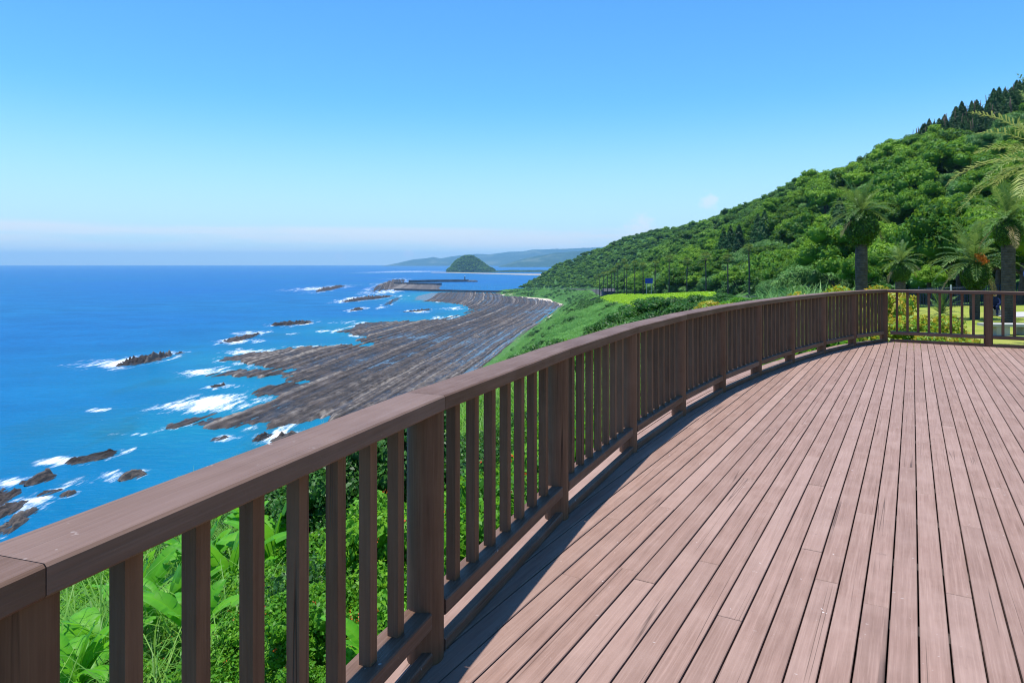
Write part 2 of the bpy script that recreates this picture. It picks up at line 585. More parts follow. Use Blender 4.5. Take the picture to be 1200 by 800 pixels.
# ------------------------------------------------------------------ terrain
#   Y : shore x, mid (x,z), top of the slope (x,z), foot of the hill (x,z), ridge (x,z)
ST = [
    (-80, -72, (-48, -34), (-8, -3.0), (70, -.6), (200, 60)),
    (0, -64, (-46, -33), (-3.2, -2.2), (66, -.6), (200, 62)),
    (10, -62.6, (-44, -32), (2.0, -1.6), (62, -.6), (200, 63)),
    (20, -61, (-41, -32), (6.0, -1.3), (60, -.6), (200, 63)),
    (45, -58, (-36, -32), (12, -1.9), (55, -.8), (200, 64)),
    (70, -54.5, (-28, -33), (17, -4.2), (57, -2.0), (200, 65)),
    (100, -50, (-24, -34), (23, -5.5), (63, -4.0), (200, 66)),
    (180, -39, (-12, -35), (40, -8.6), (68, -7.2), (200, 66)),
    (260, -28, (1, -36), (44, -12.7), (64, -12.0), (197, 61)),
    (330, -18.5, (10, -37), (46, -15.5), (63, -14.6), (190, 49)),
    (430, -5, (24, -40), (54, -19.5), (67, -19), (201, 48)),
    (500, 5, (33, -42), (62, -22), (74, -21.5), (212, 51)),
    (600, 18.7, (46, -44), (71, -24.8), (83, -24.3), (225, 53)),
    (700, 36, (60, -45), (80, -27), (92, -26.5), (238, 51)),
    (850, 60, (78, -46.5), (97, -31), (108, -30.5), (248, 50)),
    (990, 81, (93, -48.5), (105, -36.5), (115, -36), (235, 47)),
    (1143, 63, (77, -50.5), (92, -41), (102, -40.5), (205, 42)),
    (1290, -15, (30, -53.5), (60, -47), (72, -46.5), (174, 30)),
    (1350, -21, (18, -54.3), (48, -49), (60, -48.5), (152, 23)),
    (1450, -27, (0, -55.3), (28, -52.7), (38, -52), (92, -9)),
    (1530, -24, (-8, -56.6), (8, -56), (16, -55.5), (44, -48)),
    (1600, 20, (30, -61), (40, -61), (50, -61), (70, -61)),
]
_sy = np.array([s[0] for s in ST], float)
NZ = -8.8   # the shoulder of the near slope, below its top


def keys(Y):
    Y = np.asarray(Y, float)
    g = lambda f: np.interp(Y, _sy, [f(s) for s in ST])
    sx = g(lambda s: s[1]); mx = g(lambda s: s[2][0]); mz = g(lambda s: s[2][1])
    tx = g(lambda s: s[3][0]); tz = g(lambda s: s[3][1]); fx = g(lambda s: s[4][0]); fz = g(lambda s: s[4][1])
    rx = g(lambda s: s[5][0]); rz = g(lambda s: s[5][1])
    k = np.clip((600 - Y) / 400, 0, 1)
    nx = tx - 25 * k - .45 * (tx - mx) * (1 - k); nz = tz + NZ * k + .45 * (mz - tz) * (1 - k)
    sz = np.full_like(Y, SEA_Z + 1.3)
    hx = fx + (rx - fx) * .45; hz = fz + (rz - fz) * .53
    X = np.stack([sx - 40, sx, mx, nx, tx, fx, hx, rx, rx + 60, rx + 400], -1)
    Z = np.stack([sz - 6, sz, mz, nz, tz, fz, hz, rz, rz + 4, np.maximum(rz - 30, SEA_Z - 2)], -1)
    return X, Z


def ground0(X, Y):
    X = np.asarray(X, float); Y = np.asarray(Y, float)
    KX, KZ = keys(Y)
    out = KZ[..., 0].copy()
    for i in range(KX.shape[-1] - 1):
        x0 = KX[..., i]; x1 = KX[..., i + 1]
        t = (X - x0) / np.maximum(x1 - x0, 1e-3)
        m = t >= 0
        out = np.where(m, KZ[..., i] + np.clip(t, 0, 1) * (KZ[..., i + 1] - KZ[..., i]), out)
    return out


def ground(X, Y):
    X = np.asarray(X, float); Y = np.asarray(Y, float)
    z = (ground0(X, Y) + ground0(X - 3, Y) + ground0(X + 3, Y)) / 3
    KX, KZ = keys(Y)
    hill = sstep(X, KX[..., 5] + 5, KX[..., 5] + 50)
    slope = sstep(KX[..., 4] - X, 2, 14) * sstep(X - KX[..., 1], 0, 12)
    z = z + hill * (fbm(X / 55, Y / 70, 3) - .5) * 26 + slope * (fbm(X / 14, Y / 16, 9) - .5) * (1.2 + 2.8 * sstep(Y, 30, 70))
    return z


def terrain():
    ys = np.concatenate([np.arange(-80, 60, 2.5), np.arange(60, 300, 5), np.arange(300, 700, 10), np.arange(700, 1601, 15)])
    u = np.concatenate([np.linspace(0, 1, 5)[:-1], np.linspace(1, 2, 10)[:-1], np.linspace(2, 3, 12)[:-1], np.linspace(3, 4, 16)[:-1],
                        np.linspace(4, 5, 12)[:-1], np.linspace(5, 7, 30)[:-1], np.linspace(7, 9, 8)])
    KX, _ = keys(ys)
    X = np.stack([np.interp(u, np.arange(10), KX[i]) for i in range(len(ys))])
    Y = np.repeat(ys[:, None], len(u), 1)
    Z = ground(X, Y)
    n, m = X.shape
    V = np.stack([X, Y, Z], -1).reshape(-1, 3)
    idx = np.arange(n * m).reshape(n, m)
    Fq = np.stack([idx[:-1, :-1], idx[:-1, 1:], idx[1:, 1:], idx[1:, :-1]], -1).reshape(-1, 4)
    o = link('terrain', mesh_np('terrain', V, Fq, True), M['ground'])
    tag(o, 'green coastal hillside and slope dropping to the shore', kind='structure')


terrain()


def strip(name, mat, rows, dz=.05, label=None):
    """a sheet laid on the ground: rows of (x0,x1,y)"""
    V = []; n = 12
    for (x0, x1, y) in rows:
        xs = np.linspace(x0, x1, n)
        zs = ground(xs, np.full(n, y)) + dz
        V += list(zip(xs, [y] * n, zs))
    Fq = [(i * n + j, i * n + j + 1, (i + 1) * n + j + 1, (i + 1) * n + j) for i in range(len(rows) - 1) for j in range(n - 1)]
    o = link(name, mesh_np(name, V, Fq, True), mat)
    tag(o, label, kind='structure')
    return o


strip('lawn', M['lawn'], [(8.2 + .28 * (y - 12), 54, y) for y in np.arange(8, 66, 2.0)], .06, 'dry yellow green lawn under the date palms')
strip('path', M['path'], [(26 + .5 * (y - 36), 60, y) for y in np.arange(36.5, 41, 1.0)], .10, 'pale concrete path across the lawn')
_ry = np.concatenate([np.arange(120, 300, 10), np.arange(300, 1500, 30)])
_kx, _kz = keys(_ry)
strip('road', M['road'], [(_kx[i, 5] - 9, _kx[i, 5] - 1, y) for i, y in enumerate(_ry)], .15, 'coastal road along the foot of the hill')


# ------------------------------------------------------------------ sea, rocky platform, reefs
def seg_dist(P, poly):
    """signed distance (positive inside) of points to a polygon"""
    x, y = P[:, 0], P[:, 1]
    inside = np.zeros(len(P), bool); dm = np.full(len(P), 1e9)
    n = len(poly)
    for i in range(n):
        x0, y0 = poly[i]; x1, y1 = poly[(i + 1) % n]
        dx, dy = x1 - x0, y1 - y0
        t = np.clip(((x - x0) * dx + (y - y0) * dy) / (dx * dx + dy * dy + 1e-9), 0, 1)
        dm = np.minimum(dm, np.hypot(x - x0 - t * dx, y - y0 - t * dy))
        c = ((y0 > y) != (y1 > y)) & (x < (x1 - x0) * (y - y0) / (y1 - y0 + 1e-12) + x0)
        inside ^= c
    return np.where(inside, dm, -dm)


PLAT_PX = [(395, 609), (330, 600), (310, 560), (345, 540), (318, 524), (352, 508), (390, 497), (386, 488), (346, 496), (300, 499), (250, 503), (206, 500), (222, 494),
           (255, 486), (285, 478), (310, 470), (304, 462), (318, 455), (352, 447), (340, 443), (300, 442), (250, 441), (262, 436), (287, 432),
           (332, 434), (300, 428), (262, 422), (259, 419), (300, 413), (343, 409), (400, 404), (437, 405), (418, 399), (434, 396), (394, 389),
           (410, 384), (429, 378), (482, 376.6), (520, 374), (543, 369), (552, 362), (540, 357), (517, 354), (490, 353), (476, 351), (480, 347),
           (498, 343), (530, 342.5), (590, 343.5), (610, 347), (648, 350.5), (672, 357.6), (658, 366), (632, 389), (606, 419)]
PLAT = [at_sea(*p) for p in PLAT_PX] + [(-14, 300), (-26, 220), (-34, 160), (-40, 110), (-60, 110)]
SHORE_Y = _sy; SHORE_X = np.array([s[1] for s in ST], float)
_rr = np.random.default_rng(5)
R_AMP = _rr.random(4000); R_OFF = _rr.random(4000)


def strata(s, Y, spacing, seed=0, lo=.15):
    """saw-tooth beds: s across the beds, Y along them"""
    q = s / spacing
    i = np.floor(q).astype(int); f = q - i
    k = (i * 7 + seed * 131 + 2000) % 4000
    amp = lo + (1 - lo) * R_AMP[k] ** 1.5
    w = .25 + .45 * R_OFF[k]                       # width of the hard bed
    prof = np.where(f < w, 1 - .35 * f / w, np.clip(1 - (f - w) / .12, 0, 1) * .65)
    br = vnoise(Y / (5 + 14 * R_OFF[(k + 77) % 4000]), i * 3.7, seed + 1)
    return amp * prof * sstep(br, .12, .34), amp


def platform():
    ys = [108.0]
    while ys[-1] < 1500:
        ys.append(ys[-1] + max(1.0, ys[-1] * .0042))
    ys = np.array(ys)
    us = np.arange(0, 235, .55)
    sx = np.interp(ys, SHORE_Y, SHORE_X)
    # the bay: keep the beds parallel to the smoothed coast
    smooth = np.interp(ys, [100, 300, 500, 700, 850, 1000, 1150, 1300, 1500], [-50, -22, 5, 36, 60, 78, 80, 72, 60])
    X = smooth[:, None] + 16 - us[None, :]
    Y = np.repeat(ys[:, None], len(us), 1)
    P = np.stack([X.ravel(), Y.ravel()], -1)
    sd = seg_dist(P, PLAT).reshape(X.shape)
    x, y = X, Y
    s = us[None, :] + 5 * (fbm(x / 60, y / 90, 21, 3) - .5) + (y - 400) * .008
    wig = 5.0 * (fbm(x / 10, y / 16, 40, 4) - .5)
    seaw = sstep(us[None, :] + 0 * y, 35, 70)
    fing = (R_AMP[((np.floor(s / 3.1).astype(int)) * 17 + 2311) % 4000] - .42) * 8 + (R_AMP[((np.floor(s / 8.3).astype(int)) * 17 + 1311) % 4000] - .45) * 6
    e = sstep(sd + wig * 2.0 + seaw * fing, -1.0, 3.0)
    a1, am1 = strata(s, y, 3.1, 1)
    a2, am2 = strata(s + 1.7, y, 8.3, 2, .1)
    a3, _ = strata(s, y, 1.35, 3)
    low = fbm(x / 40, y / 70, 60, 3) - .5
    inner = sstep(us[None, :] + 0 * y, 80, 20)       # calmer, flatter landward third with water lying in it
    jag = vnoise(x / 1.5, y / 3.0, 70) - .5
    h = -.02 + .75 * a1 + .85 * a2 + .40 * a3 + 1.2 * low - .34 * inner + .55 * jag
    z = SEA_Z + e * (h + .25) - (1 - e) * 1.6
    bed = lambda sp, sh_, k: R_AMP[((np.floor((s + sh_) / sp).astype(int)) * 13 + k + 2000) % 4000]
    tone = .30 + .36 * (bed(3.1, 0, 5) - .5) + .16 * (bed(8.3, 1.7, 9) - .5) + .46 * (bed(1.35, 0, 3) - .5) + .42 * (a1 - .3) + .3 * low  # random bed tones, plus relief shade put into colour: ridges lighter, gaps darker
    tone += .45 * (bed(8.3, 1.7, 31) > .86) * ((s + 1.7) / 8.3 % 1 < .22) * sstep(vnoise(y / 40, np.floor((s + 1.7) / 8.3), 8), .25, .5)
    tone += .10 * inner + .65 * jag
    tone = np.clip(tone, 0, 1)
    keep = (sd > -26)
    n, m = X.shape
    idx = np.arange(n * m).reshape(n, m)
    fk = keep[:-1, :-1] | keep[1:, :-1] | keep[:-1, 1:] | keep[1:, 1:]
    Fq = np.stack([idx[:-1, 1:], idx[:-1, :-1], idx[1:, :-1], idx[1:, 1:]], -1)[fk]
    used = np.unique(Fq); remap = np.full(n * m, -1); remap[used] = np.arange(len(used))
    V = np.stack([X, Y, z], -1).reshape(-1, 3)[used]
    me = mesh_np('rocky_shore_platform', V, remap[Fq], False,
                 {'crest': np.clip((z - SEA_Z) / 1.3, 0, 1).ravel()[used], 'tone': tone.ravel()[used]})
    o = link('rocky_shore_platform', me, M['rock'])
    tag(o, 'wide wave-cut rock platform of parallel strata ridges along the shore', kind='structure')


platform()

REEFS = [  # pixel ends (near, far) , width m, height m, label
    ((322, 382), (366, 376.5), 24, 2.6, 'dark reef with white surf lying off the third tongue of rock platform'),
    ((262, 402), (304, 391), 14, 1.8, 'thin broken reef with surf on both sides, beside the isolated surf-ringed reef'),
    ((143, 430), (200, 413.5), 19, 3.2, 'large isolated dark reef out in deep water ringed by white surf'),
    ((206, 415), (214, 412.6), 7, 1.3, 'tiny rock beside the large isolated dark reef'),
    ((247, 454), (262, 450.5), 7, 1.3, 'small rock in the foam between two tongues of platform'),
    ((70, 545), (146, 528), 13, 2.4, 'long brown reef with a white wave breaking on its seaward end'),
    ((138, 564), (168, 552), 9, 1.7, 'short tan brown reef just shoreward of the long brown reef'),
    ((28, 570), (62, 556), 10, 1.9, 'brown reef with surf next to the near strata ledges'),
    ((43, 583), (72, 573), 7, 1.1, 'low flat rock shoreward of the brown surf reef'),
    ((70, 583), (88, 575), 5, .9, 'small low rock beside the low flat rock'),
    ((-30, 600), (26, 570), 12, 2.6, 'dark ledge of strata furthest down the near coast'),
    ((-20, 614), (30, 586), 7, 2.0, 'tilted ledge of tan strata beside the dark ledge'),
    ((0, 622), (50, 590), 6, 1.5, 'thin tilted ledge of tan strata running parallel to a broader one'),
    ((-10, 632), (28, 607), 8, 1.4, 'low tan ledge nearest the cliff'),
    ((246, 517), (268, 511), 8, 1.2, 'small dark rock alone off the near tongue of platform'),
    ((294, 519), (322, 506), 7, 1.8, 'dark rock in surf beside the near inlet'),
    ((314, 519), (350, 505), 7, 2.0, 'yellowish tilted ledge in surf beside the near inlet'),
    ((402, 354), (458, 346.5), 34, 3.0, 'long dark reef lying off the harbour platform'),
    ((372, 342), (402, 334.5), 34, 3.4, 'dark reef furthest out beyond the harbour point'),
    ((410, 364.5), (426, 361), 14, 2.0, 'small rock in surf between harbour reef and platform'),
    ((474, 366), (506, 362), 16, 1.6, 'flat rock in surf off the bay platform'),
    ((440, 342), (470, 327), 60, 4.5, 'brown rocky point at the root of the breakwaters'),
    ((448, 360), (470, 347), 12, 1.2, 'low rock shelf off the bay platform'),
]


def reef(p0, p1, width, height, label, seed):
    x0, y0 = at_sea(*p0); x1, y1 = at_sea(*p1)
    L = math.hypot(x1 - x0, y1 - y0)
    d = ((x1 - x0) / L, (y1 - y0) / L)
    nrm = (d[1], -d[0])
    na = int(min(160, max(36, L / .6))); width *= .72 if y0 < 330 else 1.0; nb = int(min(70, max(26, width / .22)))
    a = np.linspace(-.5, .5, na)[:, None] * np.ones((1, nb)); b = np.ones((na, 1)) * np.linspace(-.5, .5, nb)[None, :]
    al = a * L; bl = b * width
    ca, sa = .985, .17
    s = bl * ca + al * sa * .3
    wob = (fbm(al / 9 + seed * 9.1, bl / 4, seed, 4) - .5)
    r = np.sqrt((a / .5) ** 2 + (b / .5) ** 2) + wob * .9
    env = sstep(1 - r, -.05, .42)
    st, am = strata(s + seed * 13.7, al + seed * 31, max(1.2, width / 5), seed, .12)
    st2, _ = strata(s + seed * 5.1, al, max(.8, width / 13), seed + 3, .3)
    jag = .35 + 1.3 * vnoise(al / 2.6 + seed * 3, bl / 1.3, seed + 5)
    h = env * height * (.10 + 1.0 * st + .45 * st2) * jag - (1 - sstep(env, 0, .12)) * 1.5 - .25
    X = (x0 + x1) / 2 + al * d[0] + bl * nrm[0]; Y = (y0 + y1) / 2 + al * d[1] + bl * nrm[1]
    cx, cy_ = (x0 + x1) / 2, (y0 + y1) / 2
    V = np.stack([X - cx, Y - cy_, h], -1).reshape(-1, 3)
    idx = np.arange(na * nb).reshape(na, nb)
    Fq = np.stack([idx[:-1, :-1], idx[:-1, 1:], idx[1:, 1:], idx[1:, :-1]], -1).reshape(-1, 4)
    me = mesh_np('reef_rock', V, Fq, False, {'crest': np.clip(h / 1.4, 0, 1).ravel(), 'tone': np.clip((.38 if 'tan' in label or 'yellow' in label else .12) + .5 * (am - .5) + .3 * (st - .4) + .3 * (jag - 1), 0, 1).ravel()})
    o = link('reef_rock', me, M['rock'], loc=(cx, cy_, SEA_Z))
    # GUARD orientation: faces up
    tag(o, label, 'rock', 'reef rocks off the shore')
    return (cx, cy_, d, L, width)


reef_info = [reef(*r, seed=i + 1) for i, r in enumerate(REEFS)]

FOAM_PX = [(313, 378, 350, 381.5, 1), (268, 387, 317, 394, 1), (248, 396, 310, 403.5, .95), (98, 415, 190, 432, 1), (196, 411, 222, 416, .7), (214, 428, 263, 442, 1),
           (236, 448, 292, 456.5, 1), (172, 461, 312, 484, 1), (96, 477, 130, 483, .9), (132, 505, 172, 512, .8), (48, 533, 114, 546, 1),
           (112, 548, 142, 562, .75), (-10, 558, 40, 574, .95), (196, 491, 228, 503, .95), (288, 500, 356, 522, .9), (256, 407, 345, 416, .9),
           (398, 346.5, 434, 354, 1), (368, 334, 402, 341, 1), (413, 378, 434, 382, .9), (472, 362, 507, 367, 1), (518, 359.5, 546, 363, 1),
           (506, 369, 545, 376, .9), (335, 374, 362, 384, .85), (364, 386, 390, 390, .8), (336, 389, 352, 393, .8), (434, 337, 474, 346, .8),
           (384, 376, 440, 380, .6), (430, 317.3, 530, 318.8, .9), (330, 404, 402, 408, .7), (240, 509, 272, 519, .7), (74, 557, 112, 574, .5), (405, 360, 430, 365.5, .9),
           (455, 326, 474, 331, .8), (300, 470, 330, 480, .8), (60, 424, 104, 432, .5), (0, 590, 60, 600, .5), (410, 318.5, 470, 320, .6)]


def sea():
    H = CAMZ - SEA_Z
    # pixel-proportional rows so that the near water is dense enough for surf
    dy = np.concatenate([np.array([1.82, 2.3, 3, 4]), np.arange(5, 40, .6), np.arange(40, 110, 1.0), np.arange(110, 330, 1.6), np.array([400, 500, 700, 1100, 2000])])
    ys = np.sort(F_PX * H / dy)
    ys = np.concatenate([[-2000, -1000, -400, -120, -40, 0, 12], ys])
    xs = np.concatenate([[-30000, -20000, -12000, -7000, -4000, -2500, -1700, -1200, -900, -700, -560, -460], np.arange(-400, 130, 2.6), [160, 200, 300, 500, 1000, 2000, 4000, 8000, 14000]])
    X, Y = np.meshgrid(xs, ys)
    foam = np.zeros_like(X)
    for (x0, y0, x1, y1, a) in FOAM_PX:
        ax, ay = at_sea(x0, y1); bx, by = at_sea(x1, y0)      # near-left, far-right corners
        cx_, cy_ = at_sea((x0 + x1) / 2, (y0 + y1) / 2)
        # elongated along the line of the beds
        ry = max((by - ay) / 2, 3); rx = (x1 - x0) / 2 * cy_ / F_PX
        t = np.clip((Y - ay) / max(by - ay, 1), 0, 1)
        dx = (X - cx_) / max(rx, 3); dyy = (Y - cy_) / ry
        foam = np.maximum(foam, a * np.clip(1.25 - np.sqrt(dx * dx + dyy * dyy) * .95, 0, 1))
    P = np.stack([X.ravel(), Y.ravel()], -1)
    near = (np.abs(X.ravel()) < 450) & (Y.ravel() > 80) & (Y.ravel() < 1700)
    sd = np.full(len(P), -999.0)
    sd[near] = seg_dist(P[near], PLAT)
    sd = sd.reshape(X.shape)
    edge = np.exp(-np.abs(sd + 3) / 5.0) * .62 * sstep(fbm(X / 22, Y / 40, 91, 3), .42, .6) * (X < np.interp(Y, SHORE_Y, SHORE_X) - 45)
    for (cx_, cy_, d, L, w) in reef_info:
        al = (X - cx_) * d[0] + (Y - cy_) * d[1]; bl = (X - cx_) * d[1] - (Y - cy_) * d[0]
        q = np.sqrt((al / (L * .55)) ** 2 + (bl / (w * .62)) ** 2)
        edge = np.maximum(edge, .55 * np.clip(1 - np.abs(q - 1) / .5, 0, 1))
    foam = np.maximum(foam, edge)
    shallow = np.clip(.95 * np.exp(-np.clip(-sd, 0, 1e4) / 55) + .25 * (fbm(X / 70, Y / 110, 93, 3) - .5) * np.exp(-np.clip(-sd, 0, 1e4) / 90), 0, 1)
    shallow = np.where(sd > -900, shallow, 0)
    shallow = np.where(sd > 14, 2.0, shallow)
    n, m = X.shape
    idx = np.arange(n * m).reshape(n, m)
    Fq = np.stack([idx[:-1, :-1], idx[:-1, 1:], idx[1:, 1:], idx[1:, :-1]], -1).reshape(-1, 4)
    V = np.stack([X, Y, np.full_like(X, SEA_Z)], -1).reshape(-1, 3)
    o = link('sea', mesh_np('sea', V, Fq, True, {'foam': foam.ravel(), 'shallow': shallow.ravel()}), M['sea'])
    tag(o, 'open blue sea reaching to the horizon', kind='structure')


sea()


# beach strip along the back of the bay
def beach():
    pts = [(600, 419, 5), (615, 400, 5), (628, 388, 6), (645, 373, 8), (659, 364, 12), (668, 357.5, 22), (655, 353, 26), (636, 350.2, 24), (612, 347.8, 18), (588, 345.8, 10)]
    W = [(*at_sea(a, b), w) for a, b, w in pts]
    V = []
    for i, (x, y, w) in enumerate(W):
        xa, ya, _ = W[max(0, i - 1)]; xb, yb, _ = W[min(len(W) - 1, i + 1)]
        l = math.hypot(xb - xa, yb - ya); nx, ny = (yb - ya) / l, -(xb - xa) / l
        for k, z in ((-1, -.8), (-.3, 1.0), (.5, 1.7), (1.6, 3.2)):
            V.append((x + nx * w * k, y + ny * w * k, SEA_Z + z))
    Fq = [(i * 4 + j, i * 4 + j + 1, (i + 1) * 4 + j + 1, (i + 1) * 4 + j) for i in range(len(W) - 1) for j in range(3)]
    tag(link('beach', mesh_np('beach', V, Fq, True), M['sand']), 'pale sand strip round the back of the bay', kind='structure')


beach()


def wall_along(name, pts, z0, z1, th, mat, label, cat, group=None, cap=None):
    root = empty(name, (pts[0][0], pts[0][1], z0))
    for i in range(len(pts) - 1):
        a = Vector((*pts[i][:2], 0)); b = Vector((*pts[i + 1][:2], 0))
        d = (b - a).normalized(); n = Vector((d.y, -d.x, 0)) * th / 2
        za0 = pts[i][2] if len(pts[i]) > 2 else z0; zb0 = pts[i + 1][2] if len(pts[i + 1]) > 2 else z0
        h = z1 - z0
        bs = 1.25
        V = [a - n * bs, b - n * bs, b + n * bs, a + n * bs]
        V = [(*v.xy, zz) for v, zz in zip(V, (za0, zb0, zb0, za0))] + [(*v.xy, zz + h) for v, zz in zip((a - n, b - n, b + n, a + n), (za0, zb0, zb0, za0))]
        o = MB().poly([Vector(v) - root.location for v in V], [(0, 3, 2, 1), (4, 5, 6, 7), (0, 1, 5, 4), (1, 2, 6, 5), (2, 3, 7, 6), (3, 0, 4, 7)]).build('wall_section', mat, root)
    tag(root, label, cat, group)
    return root


sw = [at_sea(a, b) for a, b in ((587, 344.6), (606, 346.2), (628, 348.6), (646, 351.2), (660, 354.2))]
wall_along('seawall', [(x + 4, y + 22) for x, y in sw], SEA_Z + .5, SEA_Z + 4.6, 2.0, M['dark_concrete'], 'dark seawall curving round the back of the bay above the sand', 'seawall')
b1 = [at_sea(a, b) for a, b in ((588, 343), (545, 342.2), (507, 341.4), (484, 340.6), (463, 340.2))]
wall_along('breakwater', b1, SEA_Z - 2, SEA_Z + 4.2, 7.0, M['dark_concrete'], 'long low breakwater closing the harbour side of the rock platform', 'breakwater', 'harbour breakwaters')
b2 = [at_sea(a, b) for a, b in ((463, 333), (490, 333.8), (517, 334))]
wall_along('breakwater', b2, SEA_Z - 2, SEA_Z + 6.0, 9.0, M['dark_concrete'], 'short middle breakwater running out from the brown rocky point', 'breakwater', 'harbour breakwaters')
b3 = [at_sea(a, b) for a, b in ((480, 331), (510, 330.4), (549, 330.2))]
wall_along('breakwater', b3, SEA_Z - 2, SEA_Z + 7.5, 12.0, M['dark_concrete'], 'outer breakwater carrying the harbour beacon at its end', 'breakwater', 'harbour breakwaters')
# blocks at the end of the outer breakwater
bx, by = at_sea(549, 330.2)
tag(MB().lathe([(20, -3), (18, 3.5), (12, 5.5), (10, 5.6)], 12).build('rubble_mound', M['dark_concrete'], loc=(bx + 12, by, SEA_Z)),
    'low rubble mound at the end of the outer breakwater', 'rubble mound')
bea = empty('harbour_beacon', (bx - 12, by, SEA_Z + 7.4))
MB().lathe([(3.4, 0), (3.2, 1.2), (1.7, 1.6), (1.35, 9.0), (2.0, 9.4), (2.0, 9.9), (1.0, 10)], 14).build('tower', M['dark_concrete'], bea)
MB().lathe([(.9, 10), (.9, 12), (1.1, 12.1), (.1, 13.2)], 12).build('lantern', M['white_paint'], bea)
tag(bea, 'small harbour beacon tower on the end of the outer breakwater', 'beacon')
for i, px in enumerate((512, 522, 531, 540, 552, 563, 571, 580)):
    x, y = at_sea(px, 342)
    lp = empty('breakwater_lamp', (x, y, SEA_Z + 4.0))
    MB().tube([(0, 0, 0), (0, 0, 7.5)], [.16, .1], 6).build('pole', M['steel'], lp)
    MB().box((-.6, -.2, 7.5), (.6, .2, 7.75)).build('lamp_head', M['steel'], lp)
    tag(lp, 'thin lamp pole standing on the long low breakwater', 'lamp post', 'lamp poles on the long breakwater')

# small floor of reef inside the breakwaters
ip = [at_sea(a, b) for a, b in ((466, 339), (518, 340.2), (520, 334.4), (470, 332.5), (452, 330), (440, 334), (446, 339))]


def inner_reef():
    P = np.array(ip); lo = P.min(0) - 20; hi = P.max(0) + 20
    X, Y = np.meshgrid(np.arange(lo[0], hi[0], 2.2), np.arange(lo[1], hi[1], 6.0))
    sd = seg_dist(np.stack([X.ravel(), Y.ravel()], -1), ip).reshape(X.shape)
    e = sstep(sd + 18 * (fbm(X / 25, Y / 40, 7) - .5), -4, 14)
    st, am = strata(X + Y * .1, Y, 8, 9, .2)
    h = e * (1.0 + 1.4 * st) - (1 - e) * 2
    n, m = X.shape; idx = np.arange(n * m).reshape(n, m)
    Fq = np.stack([idx[:-1, :-1], idx[:-1, 1:], idx[1:, 1:], idx[1:, :-1]], -1).reshape(-1, 4)
    me = mesh_np('harbour_platform', np.stack([X, Y, h + SEA_Z], -1).reshape(-1, 3), Fq, False, {'crest': np.clip(h, 0, 1).ravel(), 'tone': (.35 + .5 * am * e).ravel()})
    tag(link('harbour_platform', me, M['rock']), 'tan rock platform inside the harbour breakwaters', kind='structure')


inner_reef()


# ------------------------------------------------------------------ far land
def ridge(name, pts, Y, depth, label, seed, rough=6.0, mat=None, step=25):
    """a range of hills: silhouette (px,py) at distance Y, real depth behind and in front"""
    pxs = np.array([p[0] for p in pts], float); pys = np.array([p[1] for p in pts], float)
    xs = np.arange((pxs[0] - 600) * Y / F_PX, (pxs[-1] - 600) * Y / F_PX, step)
    hz = np.interp(xs * F_PX / Y + 600, pxs, (HOR - pys) * Y / F_PX + CAMZ)
    v = np.linspace(-1, 1, 41)
    X = xs[None, :] + 0 * v[:, None]; D = v[:, None] + 0 * xs[None, :]
    Z0 = SEA_Z - 4
    prof = np.clip(np.cos(D * pi / 2), 0, 1) ** .85
    rn = fbm(X / (depth * .35), D * 2.2 + seed, seed, 5)
    ampl = np.minimum(1, (hz - Z0) / 60)[None, :]
    Z = Z0 + (hz[None, :] - Z0) * prof * np.where(np.abs(D) < .06, 1, .62 + .62 * rn) + rough * ampl * (vnoise(X / 22, D * depth / 22, seed + 9) - .5)
    Z = np.minimum(Z, hz[None, :] * 1.0 + rough + 0 * Z)
    V = np.stack([X, Y + D * depth, Z], -1).reshape(-1, 3)
    n, m = X.shape; idx = np.arange(n * m).reshape(n, m)
    Fq = np.stack([idx[:-1, :-1], idx[:-1, 1:], idx[1:, 1:], idx[1:, :-1]], -1).reshape(-1, 4)
    tag(link(name, mesh_np(name, V, Fq, True), mat or M['farhill']), label, kind='structure')


ridge('far_hill', [(462, 311), (469, 308.7), (478, 306.5), (488, 304.2), (498, 303.4), (508, 301.2), (516, 303), (530, 300.4), (548, 298.4), (559, 297.6), (575, 298), (596, 295.2), (610, 295), (623, 293.3), (640, 293), (660, 291.7), (690, 290.5), (720, 289), (780, 288), (860, 288)],
      21000, 2600, 'pale blue range of hills furthest along the coast', 3, 14, step=40)
ridge('far_hill', [(585, 312), (596, 308.5), (612, 303.5), (626, 300.6), (640, 298.4), (652, 296.6), (668, 295), (690, 293.4), (730, 292), (800, 292)], 13500, 1500,
      'nearer blue green range of hills behind the island', 8, 10, step=30)
ridge('low_coast', [(572, 320.2), (580, 317.2), (600, 316.4), (640, 316.4), (700, 316), (760, 316)], 5000, 140, 'low wooded coast to the right of the island', 15, 7, step=12)


